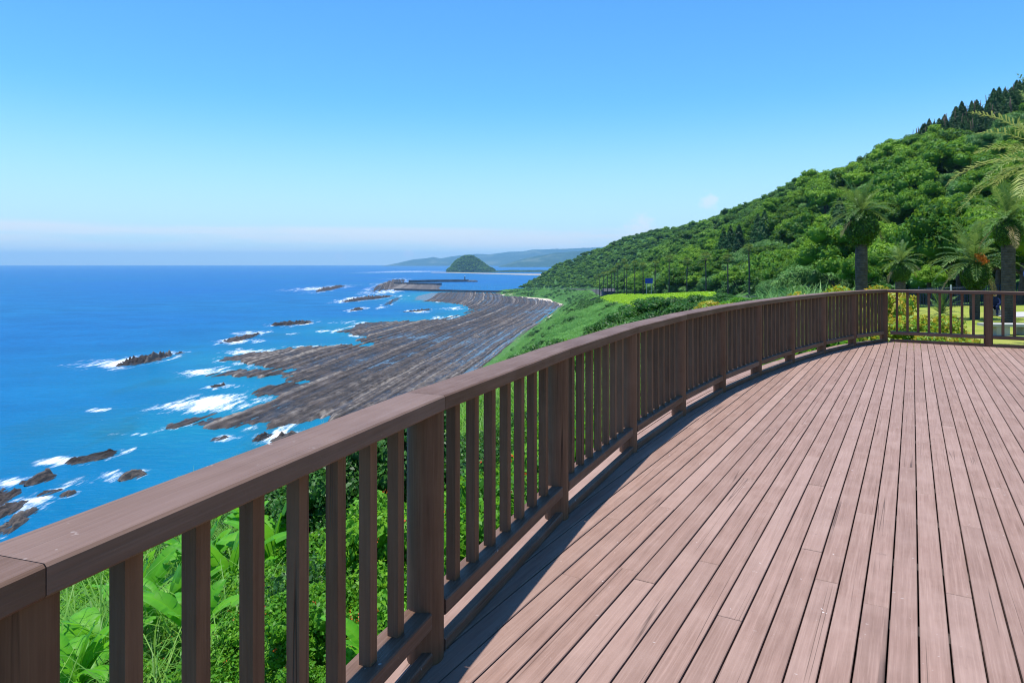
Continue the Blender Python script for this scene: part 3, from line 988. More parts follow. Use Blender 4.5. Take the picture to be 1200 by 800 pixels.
def island():
    Y0 = 4800.0
    prof = [(520.5, 320), (523, 317.6), (528, 312.5), (535, 305), (541, 300.4), (547, 298.6), (553, 298.9), (560, 303), (568, 308.5), (576, 314), (583, 317.5), (587, 320)]
    xs = np.linspace((518 - 600) * Y0 / F_PX, (590 - 600) * Y0 / F_PX, 110)
    hz = np.interp(xs * F_PX / Y0 + 600, [p[0] for p in prof], [(HOR - p[1]) * Y0 / F_PX + CAMZ for p in prof]) - 6
    v = np.linspace(-1, 1, 60)
    X = xs[None, :] + 0 * v[:, None]; D = v[:, None] + 0 * xs[None, :]
    Z = SEA_Z - 2 + (hz[None, :] - SEA_Z) * np.clip(1 - np.abs(D) ** 1.7, 0, 1)
    lift = sstep(Z, SEA_Z + 3, SEA_Z + 15)
    Z = Z + lift * (16 * (fbm(X / 24, D * 170 / 24, 31, 3) - .35))
    V = np.stack([X, Y0 + D * 190, Z], -1).reshape(-1, 3)
    n, m = X.shape; idx = np.arange(n * m).reshape(n, m)
    Fq = np.stack([idx[:-1, :-1], idx[:-1, 1:], idx[1:, 1:], idx[1:, :-1]], -1).reshape(-1, 4)
    tag(link('island', mesh_np('island', V, Fq, False), M['farhill']), 'steep wooded island hill rising beyond the harbour', kind='structure')


island()


def spit():
    V = []; ps = [(505, 319.4, 40), (525, 319.6, 70), (560, 320.6, 90), (590, 321.4, 110), (620, 322.2, 150), (660, 323, 200), (720, 323.5, 250)]
    for (a, b, w) in ps:
        x, y = at_sea(a, b)
        V += [(x, y - w * .3, SEA_Z - 1), (x, y, SEA_Z + 1.6), (x, y + w * .5, SEA_Z + 2.2), (x, y + w * 2, SEA_Z + 2.4)]
    Fq = [(i * 4 + j + 4, i * 4 + j + 5, i * 4 + j + 1, i * 4 + j) for i in range(len(ps) - 1) for j in range(3)]
    tag(link('far_beach', mesh_np('far_beach', V, Fq, True), M['far_sand']), 'pale beach spit joining the island to the coast', kind='structure')


spit()

# ------------------------------------------------------------------ deck
BAY_J = [(-.823, 1.206), (-.2695, 2.753), (.365, 4.285), (1.075, 5.80), (1.845, 7.19), (2.675, 8.50), (3.58, 9.75), (4.565, 10.99), (5.61, 12.17), (6.69, 13.24), (7.70, 14.02)]
J = [Vector((*p, 0)) for p in BAY_J]
ang = math.atan2(J[1].x - J[0].x, J[1].y - J[0].y)
for k in range(4):                                   # the railing goes on behind the photographer
    ang -= radians(2.6)
    J.insert(0, J[0] - Vector((sin(ang), cos(ang), 0)) * 1.64)
NJ = len(J)


def miters(P):
    out = []
    for i in range(len(P)):
        a = (P[i] - P[i - 1]).normalized() if i > 0 else None
        b = (P[i + 1] - P[i]).normalized() if i < len(P) - 1 else None
        if a is None: a = b
        if b is None: b = a
        na = Vector((-a.y, a.x, 0)); nb = Vector((-b.y, b.x, 0))     # outward (seaward) is to the left of travel
        m = (na + nb).normalized(); m /= max(.4, m.dot(na))
        out.append(m)
    return out


MJ = miters(J)
PL_A = radians(30.4)
PD = Vector((sin(PL_A), cos(PL_A), 0)); PN = Vector((cos(PL_A), -sin(PL_A), 0))      # along, across the planks
FAR_D = PN.copy()                                                                     # far railing is square to the planks
corner = J[-1] + MJ[-1] * .09
# deck outline (convex), clockwise seen from above
outline = [J[i] + MJ[i] * .075 for i in range(NJ - 1)]
far_in = J[-1] + PD * .06
outline += [far_in + (J[-1] - J[-2]).normalized() * 0.0 + MJ[-1] * .05, far_in + FAR_D * 9.0, far_in + FAR_D * 9.0 - PD * 19.0]


def clip_poly(poly, conv):
    """Sutherland-Hodgman against a convex clockwise outline"""
    out = poly
    n = len(conv)
    for i in range(n):
        a = conv[i]; b = conv[(i + 1) % n]
        e = b - a; nn = Vector((e.y, -e.x, 0))        # inward for clockwise
        res = []
        for k in range(len(out)):
            p = out[k]; q = out[(k + 1) % len(out)]
            dp = (p - a).dot(nn); dq = (q - a).dot(nn)
            if dp >= 0: res.append(p)
            if (dp >= 0) != (dq >= 0):
                res.append(p + (q - p) * (dp / (dp - dq)))
        out = res
        if len(out) < 3: return []
    return out


deck = empty('deck')
tag(deck, 'brown painted timber viewing deck of long parallel planks', kind='structure')
rng = np.random.default_rng(11)
PW, GAP = .1135, .0078
ROT = math.atan2(PD.y, PD.x)


def prism(poly, ztop, thick, ch=.003):
    c = sum(poly, Vector()) / len(poly)
    # order counter-clockwise
    ar = sum(poly[i].x * poly[(i + 1) % len(poly)].y - poly[(i + 1) % len(poly)].x * poly[i].y for i in range(len(poly)))
    if ar < 0: poly = poly[::-1]
    n = len(poly)
    top = []
    for i in range(n):
        a = poly[i - 1]; b = poly[i]; d = poly[(i + 1) % n]
        e1 = (b - a).normalized(); e2 = (d - b).normalized()
        n1 = Vector((-e1.y, e1.x, 0)); n2 = Vector((-e2.y, e2.x, 0))
        m = n1 + n2
        m = m.normalized() / max(.35, m.normalized().dot(n1)) if m.length > 1e-6 else n1
        top.append(b + m * ch)
    V = [(p.x, p.y, ztop - thick) for p in poly] + [(p.x, p.y, ztop - ch) for p in poly] + [(p.x, p.y, ztop) for p in top]
    Fs = [tuple(reversed(range(n)))]
    for L in (0, 1):
        for i in range(n):
            j = (i + 1) % n
            Fs.append((L * n + i, L * n + j, (L + 1) * n + j, (L + 1) * n + i))
    Fs.append(tuple(2 * n + i for i in range(n)))
    return V, Fs


def add_plank(poly, zt, parent, name='plank', mat=None, along=PD, th=.032):
    poly = [p for i, p in enumerate(poly) if (p - poly[i - 1]).length > .004]
    if len(poly) < 3: return
    c = sum(poly, Vector()) / len(poly)
    ca = math.atan2(along.y, along.x)
    R = Matrix.Rotation(-ca, 3, 'Z')
    loc = [R @ (p - c) for p in poly]
    V, Fs = prism(loc, 0, th)
    o = MB().poly(V, Fs).build(name, mat or M['deck'], parent)
    o.location = (c.x, c.y, zt); o.rotation_euler = (0, 0, ca)
    return o


nplank = 0
row = 0
u = -2.36
while u < 5.6:
    v = -6.8 + float(rng.uniform(-3.6, 0))
    while v < 16.8:
        ln = float(rng.choice([3.0, 3.64, 3.64, 4.0]))
        q = [PN * (u + GAP / 2) + PD * (v + .0016), PN * (u + PW - GAP / 2) + PD * (v + .0016), PN * (u + PW - GAP / 2) + PD * (v + ln - .0016), PN * (u + GAP / 2) + PD * (v + ln - .0016)]
        pc = clip_poly(q, outline)
        if pc:
            ar = abs(sum(pc[i].x * pc[(i + 1) % len(pc)].y - pc[(i + 1) % len(pc)].x * pc[i].y for i in range(len(pc)))) / 2
            if ar > .003:
                # keep what a step to the side could still see
                if max(p.y for p in pc) > .3:
                    add_plank(pc, float(rng.uniform(-.0015, .0015)), deck); nplank += 1
        v += ln
    u += PW
# joists below
for k in range(26):
    v = -4 + k * .75
    for (ua, ub) in ((-2.2, 5.5),):
        q = [PN * ua + PD * v, PN * ub + PD * v, PN * ub + PD * (v + .09), PN * ua + PD * (v + .09)]
        pc = clip_poly(q, [p for p in outline])
        if pc and len(pc) >= 3:
            add_plank(pc, -.036, deck, 'joist', M['joist'], PN, .14)
shade_pts = [Vector((p.x, p.y, 0)) for p in outline]
MB().poly([(p.x, p.y, -.34) for p in shade_pts], [tuple(reversed(range(len(shade_pts))))]).build('gap_shade_sheet', M['gap_shade'], deck)  # black sheet added under the planks to darken their gaps and hide greenery
# two border boards outside the kerb, bay by bay
for i in range(NJ - 1):
    for (o0, o1) in ((.080, .206), (.214, .340)):
        a, b = J[i], J[i + 1]
        d = (b - a).normalized() * .0015
        add_plank([a + MJ[i] * o0 + d, a + MJ[i] * o1 + d, b + MJ[i + 1] * o1 - d, b + MJ[i + 1] * o0 - d], -.002, deck, 'border_board', M['deck'], (b - a).normalized())
    a, b = J[i], J[i + 1]
    add_plank([a + MJ[i] * .344, a + MJ[i] * .372, b + MJ[i + 1] * .372, b + MJ[i + 1] * .344], -.01, deck, 'fascia_board', M['rail'], (b - a).normalized(), .22)

# ------------------------------------------------------------------ railing
RAIL_Z, CAP_T = 1.07, .062


def sweep(name, a, b, ma, mb, prof, mat, parent, gap=.0012):
    """prof: list of (offset outward, z), closed; swept from joint a to joint b with mitred ends"""
    d = (b - a).normalized()
    c = (a + b) / 2
    ca = math.atan2(d.y, d.x)
    R = Matrix.Rotation(-ca, 3, 'Z')
    n = len(prof)
    V = []
    for (p, m, s) in ((a, ma, 1), (b, mb, -1)):
        for (o, z) in prof:
            q = R @ (p + m * o + d * gap * s - c)
            V.append((q.x, q.y, z))
    Fs = [tuple(range(n)), tuple(reversed(range(n, 2 * n)))]
    for i in range(n):
        j = (i + 1) % n
        Fs.append((i, n + i, n + j, j))
    me = MB().poly(V, Fs).mesh(name)
    import bmesh
    bm = bmesh.new(); bm.from_mesh(me); bmesh.ops.recalc_face_normals(bm, faces=bm.faces); bm.to_mesh(me); bm.free()
    o = link(name, me, mat, parent)
    o.location = (c.x, c.y, 0); o.rotation_euler = (0, 0, ca)
    return o


def rect_prof(o0, o1, z0, z1, ch=.005):
    return [(o0 + ch, z0), (o1 - ch, z0), (o1, z0 + ch), (o1, z1 - ch), (o1 - ch, z1), (o0 + ch, z1), (o0, z1 - ch), (o0, z0 + ch)]


def post_mesh(r, h, name='post'):
    """a turned log post, slightly irregular, its end grain separate from its sides"""
    n = 24; mb = MB()
    rr = np.random.default_rng(int(r * 1e4))
    ring = [(r * (1 + .02 * rr.uniform(-1, 1)) * cos(2 * pi * k / n), r * (1 + .02 * rr.uniform(-1, 1)) * sin(2 * pi * k / n)) for k in range(n)]
    zs = (0, .02, h * .5, h - .02, h)
    for z in zs: mb.v += [(x, y, z) for x, y in ring]
    for i in range(len(zs) - 1):
        for k in range(n):
            k2 = (k + 1) % n
            mb.f.append((i * n + k, i * n + k2, (i + 1) * n + k2, (i + 1) * n + k))
    b = len(mb.v); mb.v += [(x, y, 0) for x, y in ring] + [(x, y, h) for x, y in ring]
    mb.f.append(tuple(b + k for k in range(n - 1, -1, -1))); mb.f.append(tuple(b + n + k for k in range(n)))
    me = mb.mesh(name)
    me.polygons.foreach_set('use_smooth', [len(p.vertices) == 4 for p in me.polygons])
    me.materials.append(M['post'])
    return me


POST_ME = post_mesh(.076, RAIL_Z - CAP_T - .002)
_c = .0035; _w = .0225
BAL_ME = MB().lathe([(_w * 1.414, 0), (_w * 1.414, RAIL_Z - CAP_T - .217)], 4).mesh('baluster')
BAL_ME.materials.append(M['post'])


def railing(name, P, label, nb, parent_cat, post_me=POST_ME, first_post=True, last_post=True, width=.18):
    root = empty(name)
    tag(root, label, 'railing')
    ms = miters(P)
    half = width / 2
    for i in range(len(P)):
        if (i == 0 and not first_post) or (i == len(P) - 1 and not last_post): continue
        pc = P[i] + ms[i] * half
        o = link('post', post_me, None, root); o.location = (pc.x, pc.y, 0); o.rotation_euler = (0, 0, float(rng.uniform(0, 6.28)))
    for i in range(len(P) - 1):
        a, b = P[i], P[i + 1]
        d = (b - a).normalized(); out = Vector((-d.y, d.x, 0))
        sweep('cap_rail', a, b, ms[i], ms[i + 1], rect_prof(0, width, RAIL_Z - CAP_T, RAIL_Z, .006), M['rail'], root)
        # bottom rail and kerb run between the posts
        ca, cb = a + ms[i] * half, b + ms[i + 1] * half
        a2 = a + d * .06; b2 = b - d * .06
        sweep('bottom_rail', a2, b2, out, out, rect_prof(half - .062, half + .05, .150, .215, .005), M['rail'], root)
        a3 = a + d * .055; b3 = b - d * .055
        sweep('kerb_rail', a3, b3, out, out, rect_prof(half - .062, half - .016, .004, .056, .006), M['rail'], root)
        L = (cb - ca).length
        for k in range(nb(i)):
            t = (k + 1) / (nb(i) + 1)
            p = ca + (cb - ca) * (.03 + .94 * t)
            o = link('baluster', BAL_ME, None, root)
            o.location = (p.x, p.y, .215)
            o.rotation_euler = (0, 0, math.atan2(d.y, d.x) + pi / 4)
    return root


FAR = [J[-1] + FAR_D * (1.72 * k) for k in range(1, 6)]
railing('deck_railing', J + FAR, 'brown timber deck railing sweeping round the seaward edge and across the far end', lambda i: 7 if i < NJ - 1 else 8, 'railing')

# ------------------------------------------------------------------ vegetation builders
def leaf_cloud(r, C, Nrm, size, asp=.55, fold=.25, jit=.6, up=.0):
    """one folded leaf (a quad) for each centre; returns V, F, v"""
    n = len(C)
    Nn = Nrm + r.normal(0, jit, (n, 3)); Nn[:, 2] += up
    Nn /= np.linalg.norm(Nn, axis=1, keepdims=True) + 1e-9
    T = r.normal(0, 1, (n, 3)); T -= Nn * (T * Nn).sum(1, keepdims=True)
    T /= np.linalg.norm(T, axis=1, keepdims=True) + 1e-9
    B = np.cross(Nn, T)
    s = (size * r.uniform(.6, 1.35, n))[:, None]
    V = np.empty((n, 4, 3))
    V[:, 0] = C - T * s * .5
    V[:, 1] = C + B * s * asp * .5 + Nn * s * fold * .4
    V[:, 2] = C + T * s * .5 - Nn * s * fold * .3
    V[:, 3] = C - B * s * asp * .5 + Nn * s * fold * .4
    return V.reshape(-1, 3), np.arange(n * 4).reshape(n, 4)


def sph(r, n):
    d = r.normal(0, 1, (n, 3)); d /= np.linalg.norm(d, axis=1, keepdims=True)
    return d


_ICO = None


def ico():
    global _ICO
    if _ICO is None:
        import bmesh
        bm = bmesh.new(); bmesh.ops.create_icosphere(bm, subdivisions=2, radius=1)
        V = np.array([v.co[:] for v in bm.verts]); Fs = np.array([[v.index for v in f.verts] for f in bm.faces])
        bm.free(); _ICO = (V, Fs)
    return _ICO


def crown(name, seed, R, H, nblob, nleaf, size, flat=.0, core=True, blob=.42, asp=.6, jit=.55):
    """crown built of leafy clumps spread through an ellipsoid R wide, H tall (base at z=0)"""
    r = np.random.default_rng(seed)
    cs = []
    k = 0
    while len(cs) < nblob and k < 4000:
        k += 1
        d = sph(r, 1)[0]
        if d[2] < -.35: continue
        q = d * r.uniform(.45, .78) * np.array([R, R, H * .5])
        if all(np.linalg.norm((q - c[0]) / np.array([1, 1, H * .5 / R])) > R * blob * .62 for c in cs):
            cs.append((q, R * blob * r.uniform(.72, 1.2)))
    cs.append((np.zeros(3), min(R, H * .5) * .62))
    VV, FF, vv, off = [], [], [], 0
    wts = np.array([c[1] ** 2 for c in cs]); wts /= wts.sum()
    for (q, br), w in zip(cs, wts):
        n = int(nleaf * w) + 1
        d = sph(r, n); d[:, 2] = np.where(d[:, 2] < -.3, -d[:, 2], d[:, 2])
        rad = br * r.uniform(.72, 1.12, n)[:, None]
        C = q + d * rad * np.array([1, 1, .82])
        V, Fq = leaf_cloud(r, C, d * .9 + np.array([0, 0, .35]), size, asp, .25, jit)
        VV.append(V); FF.append(Fq + off); off += len(V)
        vv.append(np.repeat(np.clip(r.normal(.5, .22, n) + r.uniform(-.22, .22), 0, 1), 4))
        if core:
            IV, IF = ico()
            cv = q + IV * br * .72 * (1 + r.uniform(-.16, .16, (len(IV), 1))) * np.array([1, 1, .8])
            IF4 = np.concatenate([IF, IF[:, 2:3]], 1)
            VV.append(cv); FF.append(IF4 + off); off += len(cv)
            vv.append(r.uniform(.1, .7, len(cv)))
    V = np.concatenate(VV); V[:, 2] += H * .5
    return quads_tris(name, V, np.concatenate(FF), np.concatenate(vv))


def quads_tris(name, V, Fq, v):
    """quads, where a repeated last index marks a triangle"""
    me = bpy.data.meshes.new(name)
    tri = Fq[:, 2] == Fq[:, 3]
    me.vertices.add(len(V)); me.vertices.foreach_set('co', np.asarray(V, np.float32).ravel())
    tot = np.where(tri, 3, 4).astype(np.int32)
    st = np.concatenate([[0], np.cumsum(tot)[:-1]]).astype(np.int32)
    mask = np.ones(Fq.shape, bool); mask[tri, 3] = False
    li = Fq[mask].astype(np.int32)
    me.loops.add(len(li)); me.loops.foreach_set('vertex_index', li)
    me.polygons.add(len(Fq)); me.polygons.foreach_set('loop_start', st); me.polygons.foreach_set('loop_total', tot)
    a = me.attributes.new('v', 'FLOAT', 'POINT'); a.data.foreach_set('value', np.asarray(v, np.float32))
    me.update(calc_edges=True)
    return me


def trunk_mesh(name, h, r0, r1, seed, limbs=4):
    r = np.random.default_rng(seed)
    mb = MB()
    p = [(0, 0, -1.0), (0, 0, 0)]
    x = y = 0.0
    for k in range(1, 4):
        x += r.uniform(-.08, .08) * h / 3; y += r.uniform(-.08, .08) * h / 3
        p.append((x, y, h * k / 3))
    mb.tube(p, [r0 * 1.3, r0 * 1.1, r0, (r0 + r1) / 2, r1], 8)
    for k in range(limbs):
        a = 2 * pi * k / limbs + r.uniform(-.4, .4); b = Vector(p[3]).lerp(Vector(p[4]), r.uniform(0, .8))
        e = b + Vector((cos(a), sin(a), .9)) * h * .35
        mb.tube([b, b.lerp(e, .5) + Vector((0, 0, -.04 * h)), e], [r1 * .7, r1 * .5, r1 * .25], 6)
    me = mb.mesh(name, True); me.materials.append(M['bark'])
    return me


def cedar(name, seed, H, R, n, size):
    r = np.random.default_rng(seed)
    t = r.random(n) ** .75
    tier = np.floor(t * 9) / 9
    z = H * (.10 + .90 * (1 - t))
    tt = t
    saw = .72 + .38 * ((t * 9) % 1)
    rad = R * tt ** .8 * saw * r.uniform(.55, 1.08, n)
    a = r.random(n) * 2 * pi
    lob = 1 + .22 * np.sin(a * 5 + tier * 40 + seed)
    C = np.stack([np.cos(a) * rad * lob, np.sin(a) * rad * lob, z], -1)
    N = np.stack([np.cos(a), np.sin(a), np.full(n, .55)], -1)
    V, Fq = leaf_cloud(r, C, N, size, .5, .3, .4)
    v = np.repeat(r.random(n), 4)
    zs = np.linspace(0, 1, 9); k = 12
    cv = []; cf = []
    for zz in zs:
        rr = R * .72 * (1 - zz) ** .8 + .02
        for j in range(k):
            cv.append((cos(2 * pi * j / k) * rr * r.uniform(.8, 1.1), sin(2 * pi * j / k) * rr * r.uniform(.8, 1.1), H * (.12 + .86 * zz)))
    for i in range(len(zs) - 1):
        for j in range(k):
            cf.append((i * k + j, i * k + (j + 1) % k, (i + 1) * k + (j + 1) % k, (i + 1) * k + j))
    off = len(V)
    return quads_tris(name, np.concatenate([V, np.array(cv)]), np.concatenate([Fq, np.array(cf) + off]), np.concatenate([v, r.random(len(cv))]))


def grass_clump(name, seed, n, L, spread, width, lean=.5, seg=5):
    r = np.random.default_rng(seed)
    VV = []; FF = []; vv = []
    for b in range(n):
        a = r.uniform(0, 2 * pi); l = L * r.uniform(.55, 1.15); bend = r.uniform(.4, 1.0) * (1.2 + lean)
        e0 = r.uniform(.9, 1.5)
        base = np.array([r.normal(0, spread), r.normal(0, spread), -.05])
        dirh = np.array([cos(a), sin(a), 0]); side = np.array([-sin(a), cos(a), 0])
        p = base.copy(); o = len(VV)
        for k in range(seg):
            t = k / (seg - 1)
            w = width * (1 - t) ** .7 * r.uniform(.8, 1.2) + .001
            VV.append(p - side * w); VV.append(p + side * w)
            e = e0 - bend * t ** 1.3
            p = p + (dirh * cos(e) + np.array([0, 0, sin(e)])) * l / (seg - 1)
        for k in range(seg - 1):
            FF.append((o + 2 * k, o + 2 * k + 1, o + 2 * k + 3, o + 2 * k + 2))
        vv += [r.random()] * (2 * seg)
    return mesh_np(name, np.array(VV), np.array(FF), False, {'v': np.array(vv)})


_protos = {}


def scatter(name, protos, mats, P, rotz, scl, idx, label, cat=None, tilt=None):
    """one object of kind stuff: meshes placed on points with geometry nodes"""
    c = bpy.data.collections.new(name + '_sources')
    for i, (me, mt) in enumerate(zip(protos, mats)):
        if not me.materials: me.materials.append(mt)
        c.objects.link(bpy.data.objects.new('%s_source_%02d' % (name, i), me))
    pm = bpy.data.meshes.new(name)
    P = np.asarray(P, np.float32)
    pm.vertices.add(len(P)); pm.vertices.foreach_set('co', P.ravel())
    ra = pm.attributes.new('rot', 'FLOAT_VECTOR', 'POINT')
    rv = np.zeros((len(P), 3), np.float32); rv[:, 2] = rotz
    if tilt is not None: rv[:, :2] = tilt
    ra.data.foreach_set('vector', rv.ravel())
    sa = pm.attributes.new('scl', 'FLOAT_VECTOR', 'POINT'); sv = np.asarray(scl, np.float32)
    if sv.ndim == 1: sv = np.repeat(sv[:, None], 3, 1)
    sa.data.foreach_set('vector', np.ascontiguousarray(sv).ravel())
    ia = pm.attributes.new('pick', 'INT', 'POINT'); ia.data.foreach_set('value', np.asarray(idx, np.int32))
    pm.update()
    o = link(name, pm)
    g = bpy.data.node_groups.new(name + '_nodes', 'GeometryNodeTree')
    g.interface.new_socket('Geometry', in_out='INPUT', socket_type='NodeSocketGeometry')
    g.interface.new_socket('Geometry', in_out='OUTPUT', socket_type='NodeSocketGeometry')
    N, L = g.nodes, g.links
    gi = N.new('NodeGroupInput'); go = N.new('NodeGroupOutput')
    ci = N.new('GeometryNodeCollectionInfo'); ci.inputs['Collection'].default_value = c
    ci.inputs['Separate Children'].default_value = True; ci.inputs['Reset Children'].default_value = True
    iop = N.new('GeometryNodeInstanceOnPoints'); iop.inputs['Pick Instance'].default_value = True

    def named(nm, typ):
        a = N.new('GeometryNodeInputNamedAttribute'); a.data_type = typ; a.inputs['Name'].default_value = nm
        return a.outputs['Attribute']
    L.new(gi.outputs[0], iop.inputs['Points']); L.new(ci.outputs[0], iop.inputs['Instance'])
    L.new(named('pick', 'INT'), iop.inputs['Instance Index'])
    er = N.new('FunctionNodeEulerToRotation'); L.new(named('rot', 'FLOAT_VECTOR'), er.inputs[0])
    L.new(er.outputs[0], iop.inputs['Rotation'])
    L.new(named('scl', 'FLOAT_VECTOR'), iop.inputs['Scale'])
    L.new(iop.outputs[0], go.inputs[0])
    md = o.modifiers.new('scatter', 'NODES'); md.node_group = g
    tag(o, label, kind='stuff')
    return o


def in_view(X, Y, margin=120):
    px = 600 + F_PX * X / np.maximum(Y, .5)
    return (px > -margin) & (px < 1200 + margin)


# ------------------------------------------------------------------ the forest on the hill
NEAR_CROWN = [crown('crown', 100 + i, 4.6 + .5 * (i % 3), 6.8 + .8 * (i % 2), 26, 6400, .32, blob=.28, jit=.85) for i in range(4)]
MID_CROWN = [crown('crown', 120 + i, 4.8 + .5 * (i % 3), 6.6 + .7 * (i % 2), 20, 2300, .52, blob=.30, jit=.85) for i in range(4)]
for me in NEAR_CROWN + MID_CROWN: me.materials.append(M['leaf_hill'])
PALE_CROWN = [crown('crown', 140 + i, 3.6, 4.8, 12, 3200, .42, blob=.4, asp=.3) for i in range(2)]
for me in PALE_CROWN: me.materials.append(M['leaf_pale'])
FAR_CROWN = [crown('far_crown', 160 + i, 5.0, 6.2, 13, 640, .85, blob=.34, jit=.85) for i in range(4)]
TRUNKS = [trunk_mesh('trunk', 4.2, .26, .16, 200 + i) for i in range(3)]
CEDARS = [cedar('cedar_crown', 220 + i, 15 + i, 3.3 + .2 * i, 2600, .62) for i in range(3)]
for me in CEDARS: me.materials.append(M['leaf_cedar'])
CTRUNK = trunk_mesh('cedar_trunk', 11, .3, .08, 230, 0)


def treeline(Y):
    return np.interp(Y, [50, 60, 100, 140, 185, 260, 350, 500, 1000, 1150, 1290, 1450, 1560], [47, 41, 47, 57, 70, 67, 66, 77, 115, 102, 72, 36, 14])


def hill_points(y0, y1, sp, seed):
    r = np.random.default_rng(seed)
    pts = []
    ys = np.arange(y0, y1, sp)
    for j, y in enumerate(ys):
        kx, kz = keys(np.array([y]))
        x0 = max(float(treeline(y)), kx[0, 5] - 20 if y < 185 else kx[0, 5] + 2)
        xs = np.arange(x0, kx[0, 7] + 26, sp) + (sp / 2 if j % 2 else 0)
        for x in xs:
            pts.append((x + r.uniform(-.36, .36) * sp, y + r.uniform(-.36, .36) * sp))
    P = np.array(pts)
    P = P[in_view(P[:, 0], P[:, 1], 160)]
    return P


tr = np.random.default_rng(77)
PA = hill_points(56, 330, 7.0, 1); PB = hill_points(330, 620, 7.6, 2); PC = hill_points(620, 1540, 9.2, 3)
allP = np.concatenate([PA, PB, PC])
_k, _ = keys(allP[:, 1])
allP = allP[~((allP[:, 1] > 234) & (allP[:, 1] < 346) & (allP[:, 0] > _k[:, 7] - np.interp(allP[:, 1], [234, 280, 346], [36, 26, 6])))]      # the cedar stand
allZ = ground(allP[:, 0], allP[:, 1])
px_all = 600 + F_PX * allP[:, 0] / allP[:, 1]
py_all = HOR - F_PX * (allZ + 5 - CAMZ) / allP[:, 1]
inframe = (px_all > -10) & (px_all < 1225) & (py_all > -10)
# what the nearer trees hide is not worth an object of its own: march out along columns of the view
order = np.argsort(allP[:, 1])
horizon_py = np.full(140, 360.0)
vis = np.zeros(len(allP), bool)
for i in order:
    if not inframe[i]: continue
    b = int(np.clip(px_all[i] // 10, 0, 139))
    top = HOR - F_PX * (allZ[i] + 8.5 - CAMZ) / allP[i, 1]
    if top < horizon_py[b] - 1.5:
        vis[i] = True
        w = int(F_PX * 3.2 / allP[i, 1] // 10)
        for bb in range(max(0, b - w), min(140, b + w + 1)):
            horizon_py[bb] = min(horizon_py[bb], top + F_PX * 2.2 / allP[i, 1])
cand = [i for i in order if vis[i]][:255]
single = set(cand)


def make_tree(x, y, z, kind, s, sx, rz, label, group):
    root = empty('broadleaf_tree' if kind != 'c' else 'cedar_tree', (x, y, z - .6), rz)
    if kind == 'c':
        link('trunk', CTRUNK, None, root); link('crown', CEDARS[int(tr.integers(3))], None, root, scale=(s * sx, s * sx, s))
    elif kind == 'p':
        link('trunk', TRUNKS[int(tr.integers(3))], None, root); link('crown', PALE_CROWN[int(tr.integers(2))], None, root, loc=(0, 0, 1.2), scale=(s * sx, s * sx, s))
    else:
        c = (NEAR_CROWN if y < 165 else MID_CROWN)[int(tr.integers(4))]
        link('trunk', TRUNKS[int(tr.integers(3))], None, root); link('crown', c, None, root, loc=(0, 0, 2.2), scale=(s * sx, s * sx, s))
    tag(root, label, 'tree', group)
    return root


for i in cand:
    x, y = allP[i]; z = allZ[i]
    kx, kz = keys(np.array([y])); up = (x - kx[0, 5]) / (kx[0, 7] - kx[0, 5])
    pale = vnoise(x / 26, y / 26, 5) > .66 and up < .75
    if pale:
        lab, grp = 'pale green feathery tree among the darker crowns of the hillside forest', 'pale trees on the hillside'
    elif up < .12:
        lab, grp = 'dark broadleaf tree at the foot of the forested hill', 'broadleaf trees at the foot of the hill'
    elif up < .55:
        lab, grp = 'round crowned broadleaf tree halfway up the forested hill', 'broadleaf trees on the middle of the hill'
    else:
        lab, grp = 'round crowned broadleaf tree high on the forested hill near the ridge', 'broadleaf trees high on the hill'
    s = float(tr.choice([.55, .75, .9, 1.05, 1.25, 1.5], p=[.1, .2, .25, .22, .15, .08])) * float(tr.uniform(.9, 1.1)) * (1.0 if up > .1 else .85)
    make_tree(x, y, z, 'p' if pale else 'b', s, float(tr.uniform(.9, 1.15)), float(tr.uniform(0, 6.28)), lab, grp)
rest = np.array([i for i in range(len(allP)) if i not in single])
rp = allP[rest]; rz_ = allZ[rest]
midsel = rp[:, 1] < 420
pick = np.where(midsel, tr.integers(4, 8, len(rest)), tr.integers(0, 4, len(rest)))
big = tr.random(len(rest)) < .15
scl = tr.uniform(.62, 1.2, len(rest)) * np.where(big, 1.2, 1)
scatter('distant_forest', FAR_CROWN + MID_CROWN, [M['leaf_far']] * 8, np.c_[rp, rz_ + 1.0], tr.uniform(0, 6.28, len(rest)),
        np.stack([scl * tr.uniform(.9, 1.2, len(rest)), scl * tr.uniform(.9, 1.2, len(rest)), scl * tr.uniform(.8, 1.15, len(rest))], -1), pick,
        'forest covering the far hillside above the road')

def ray_hit(px, py, y0=70, y1=900, lift=0.0):
    """where the line of sight through a pixel meets the ground"""
    Y = np.arange(y0, y1, 1.0)
    X = (px - 600) * Y / F_PX; Zr = CAMZ + (HOR - py) * Y / F_PX
    k = np.argmax(Zr <= ground(X, Y) + lift)
    return float(X[k]), float(Y[k])


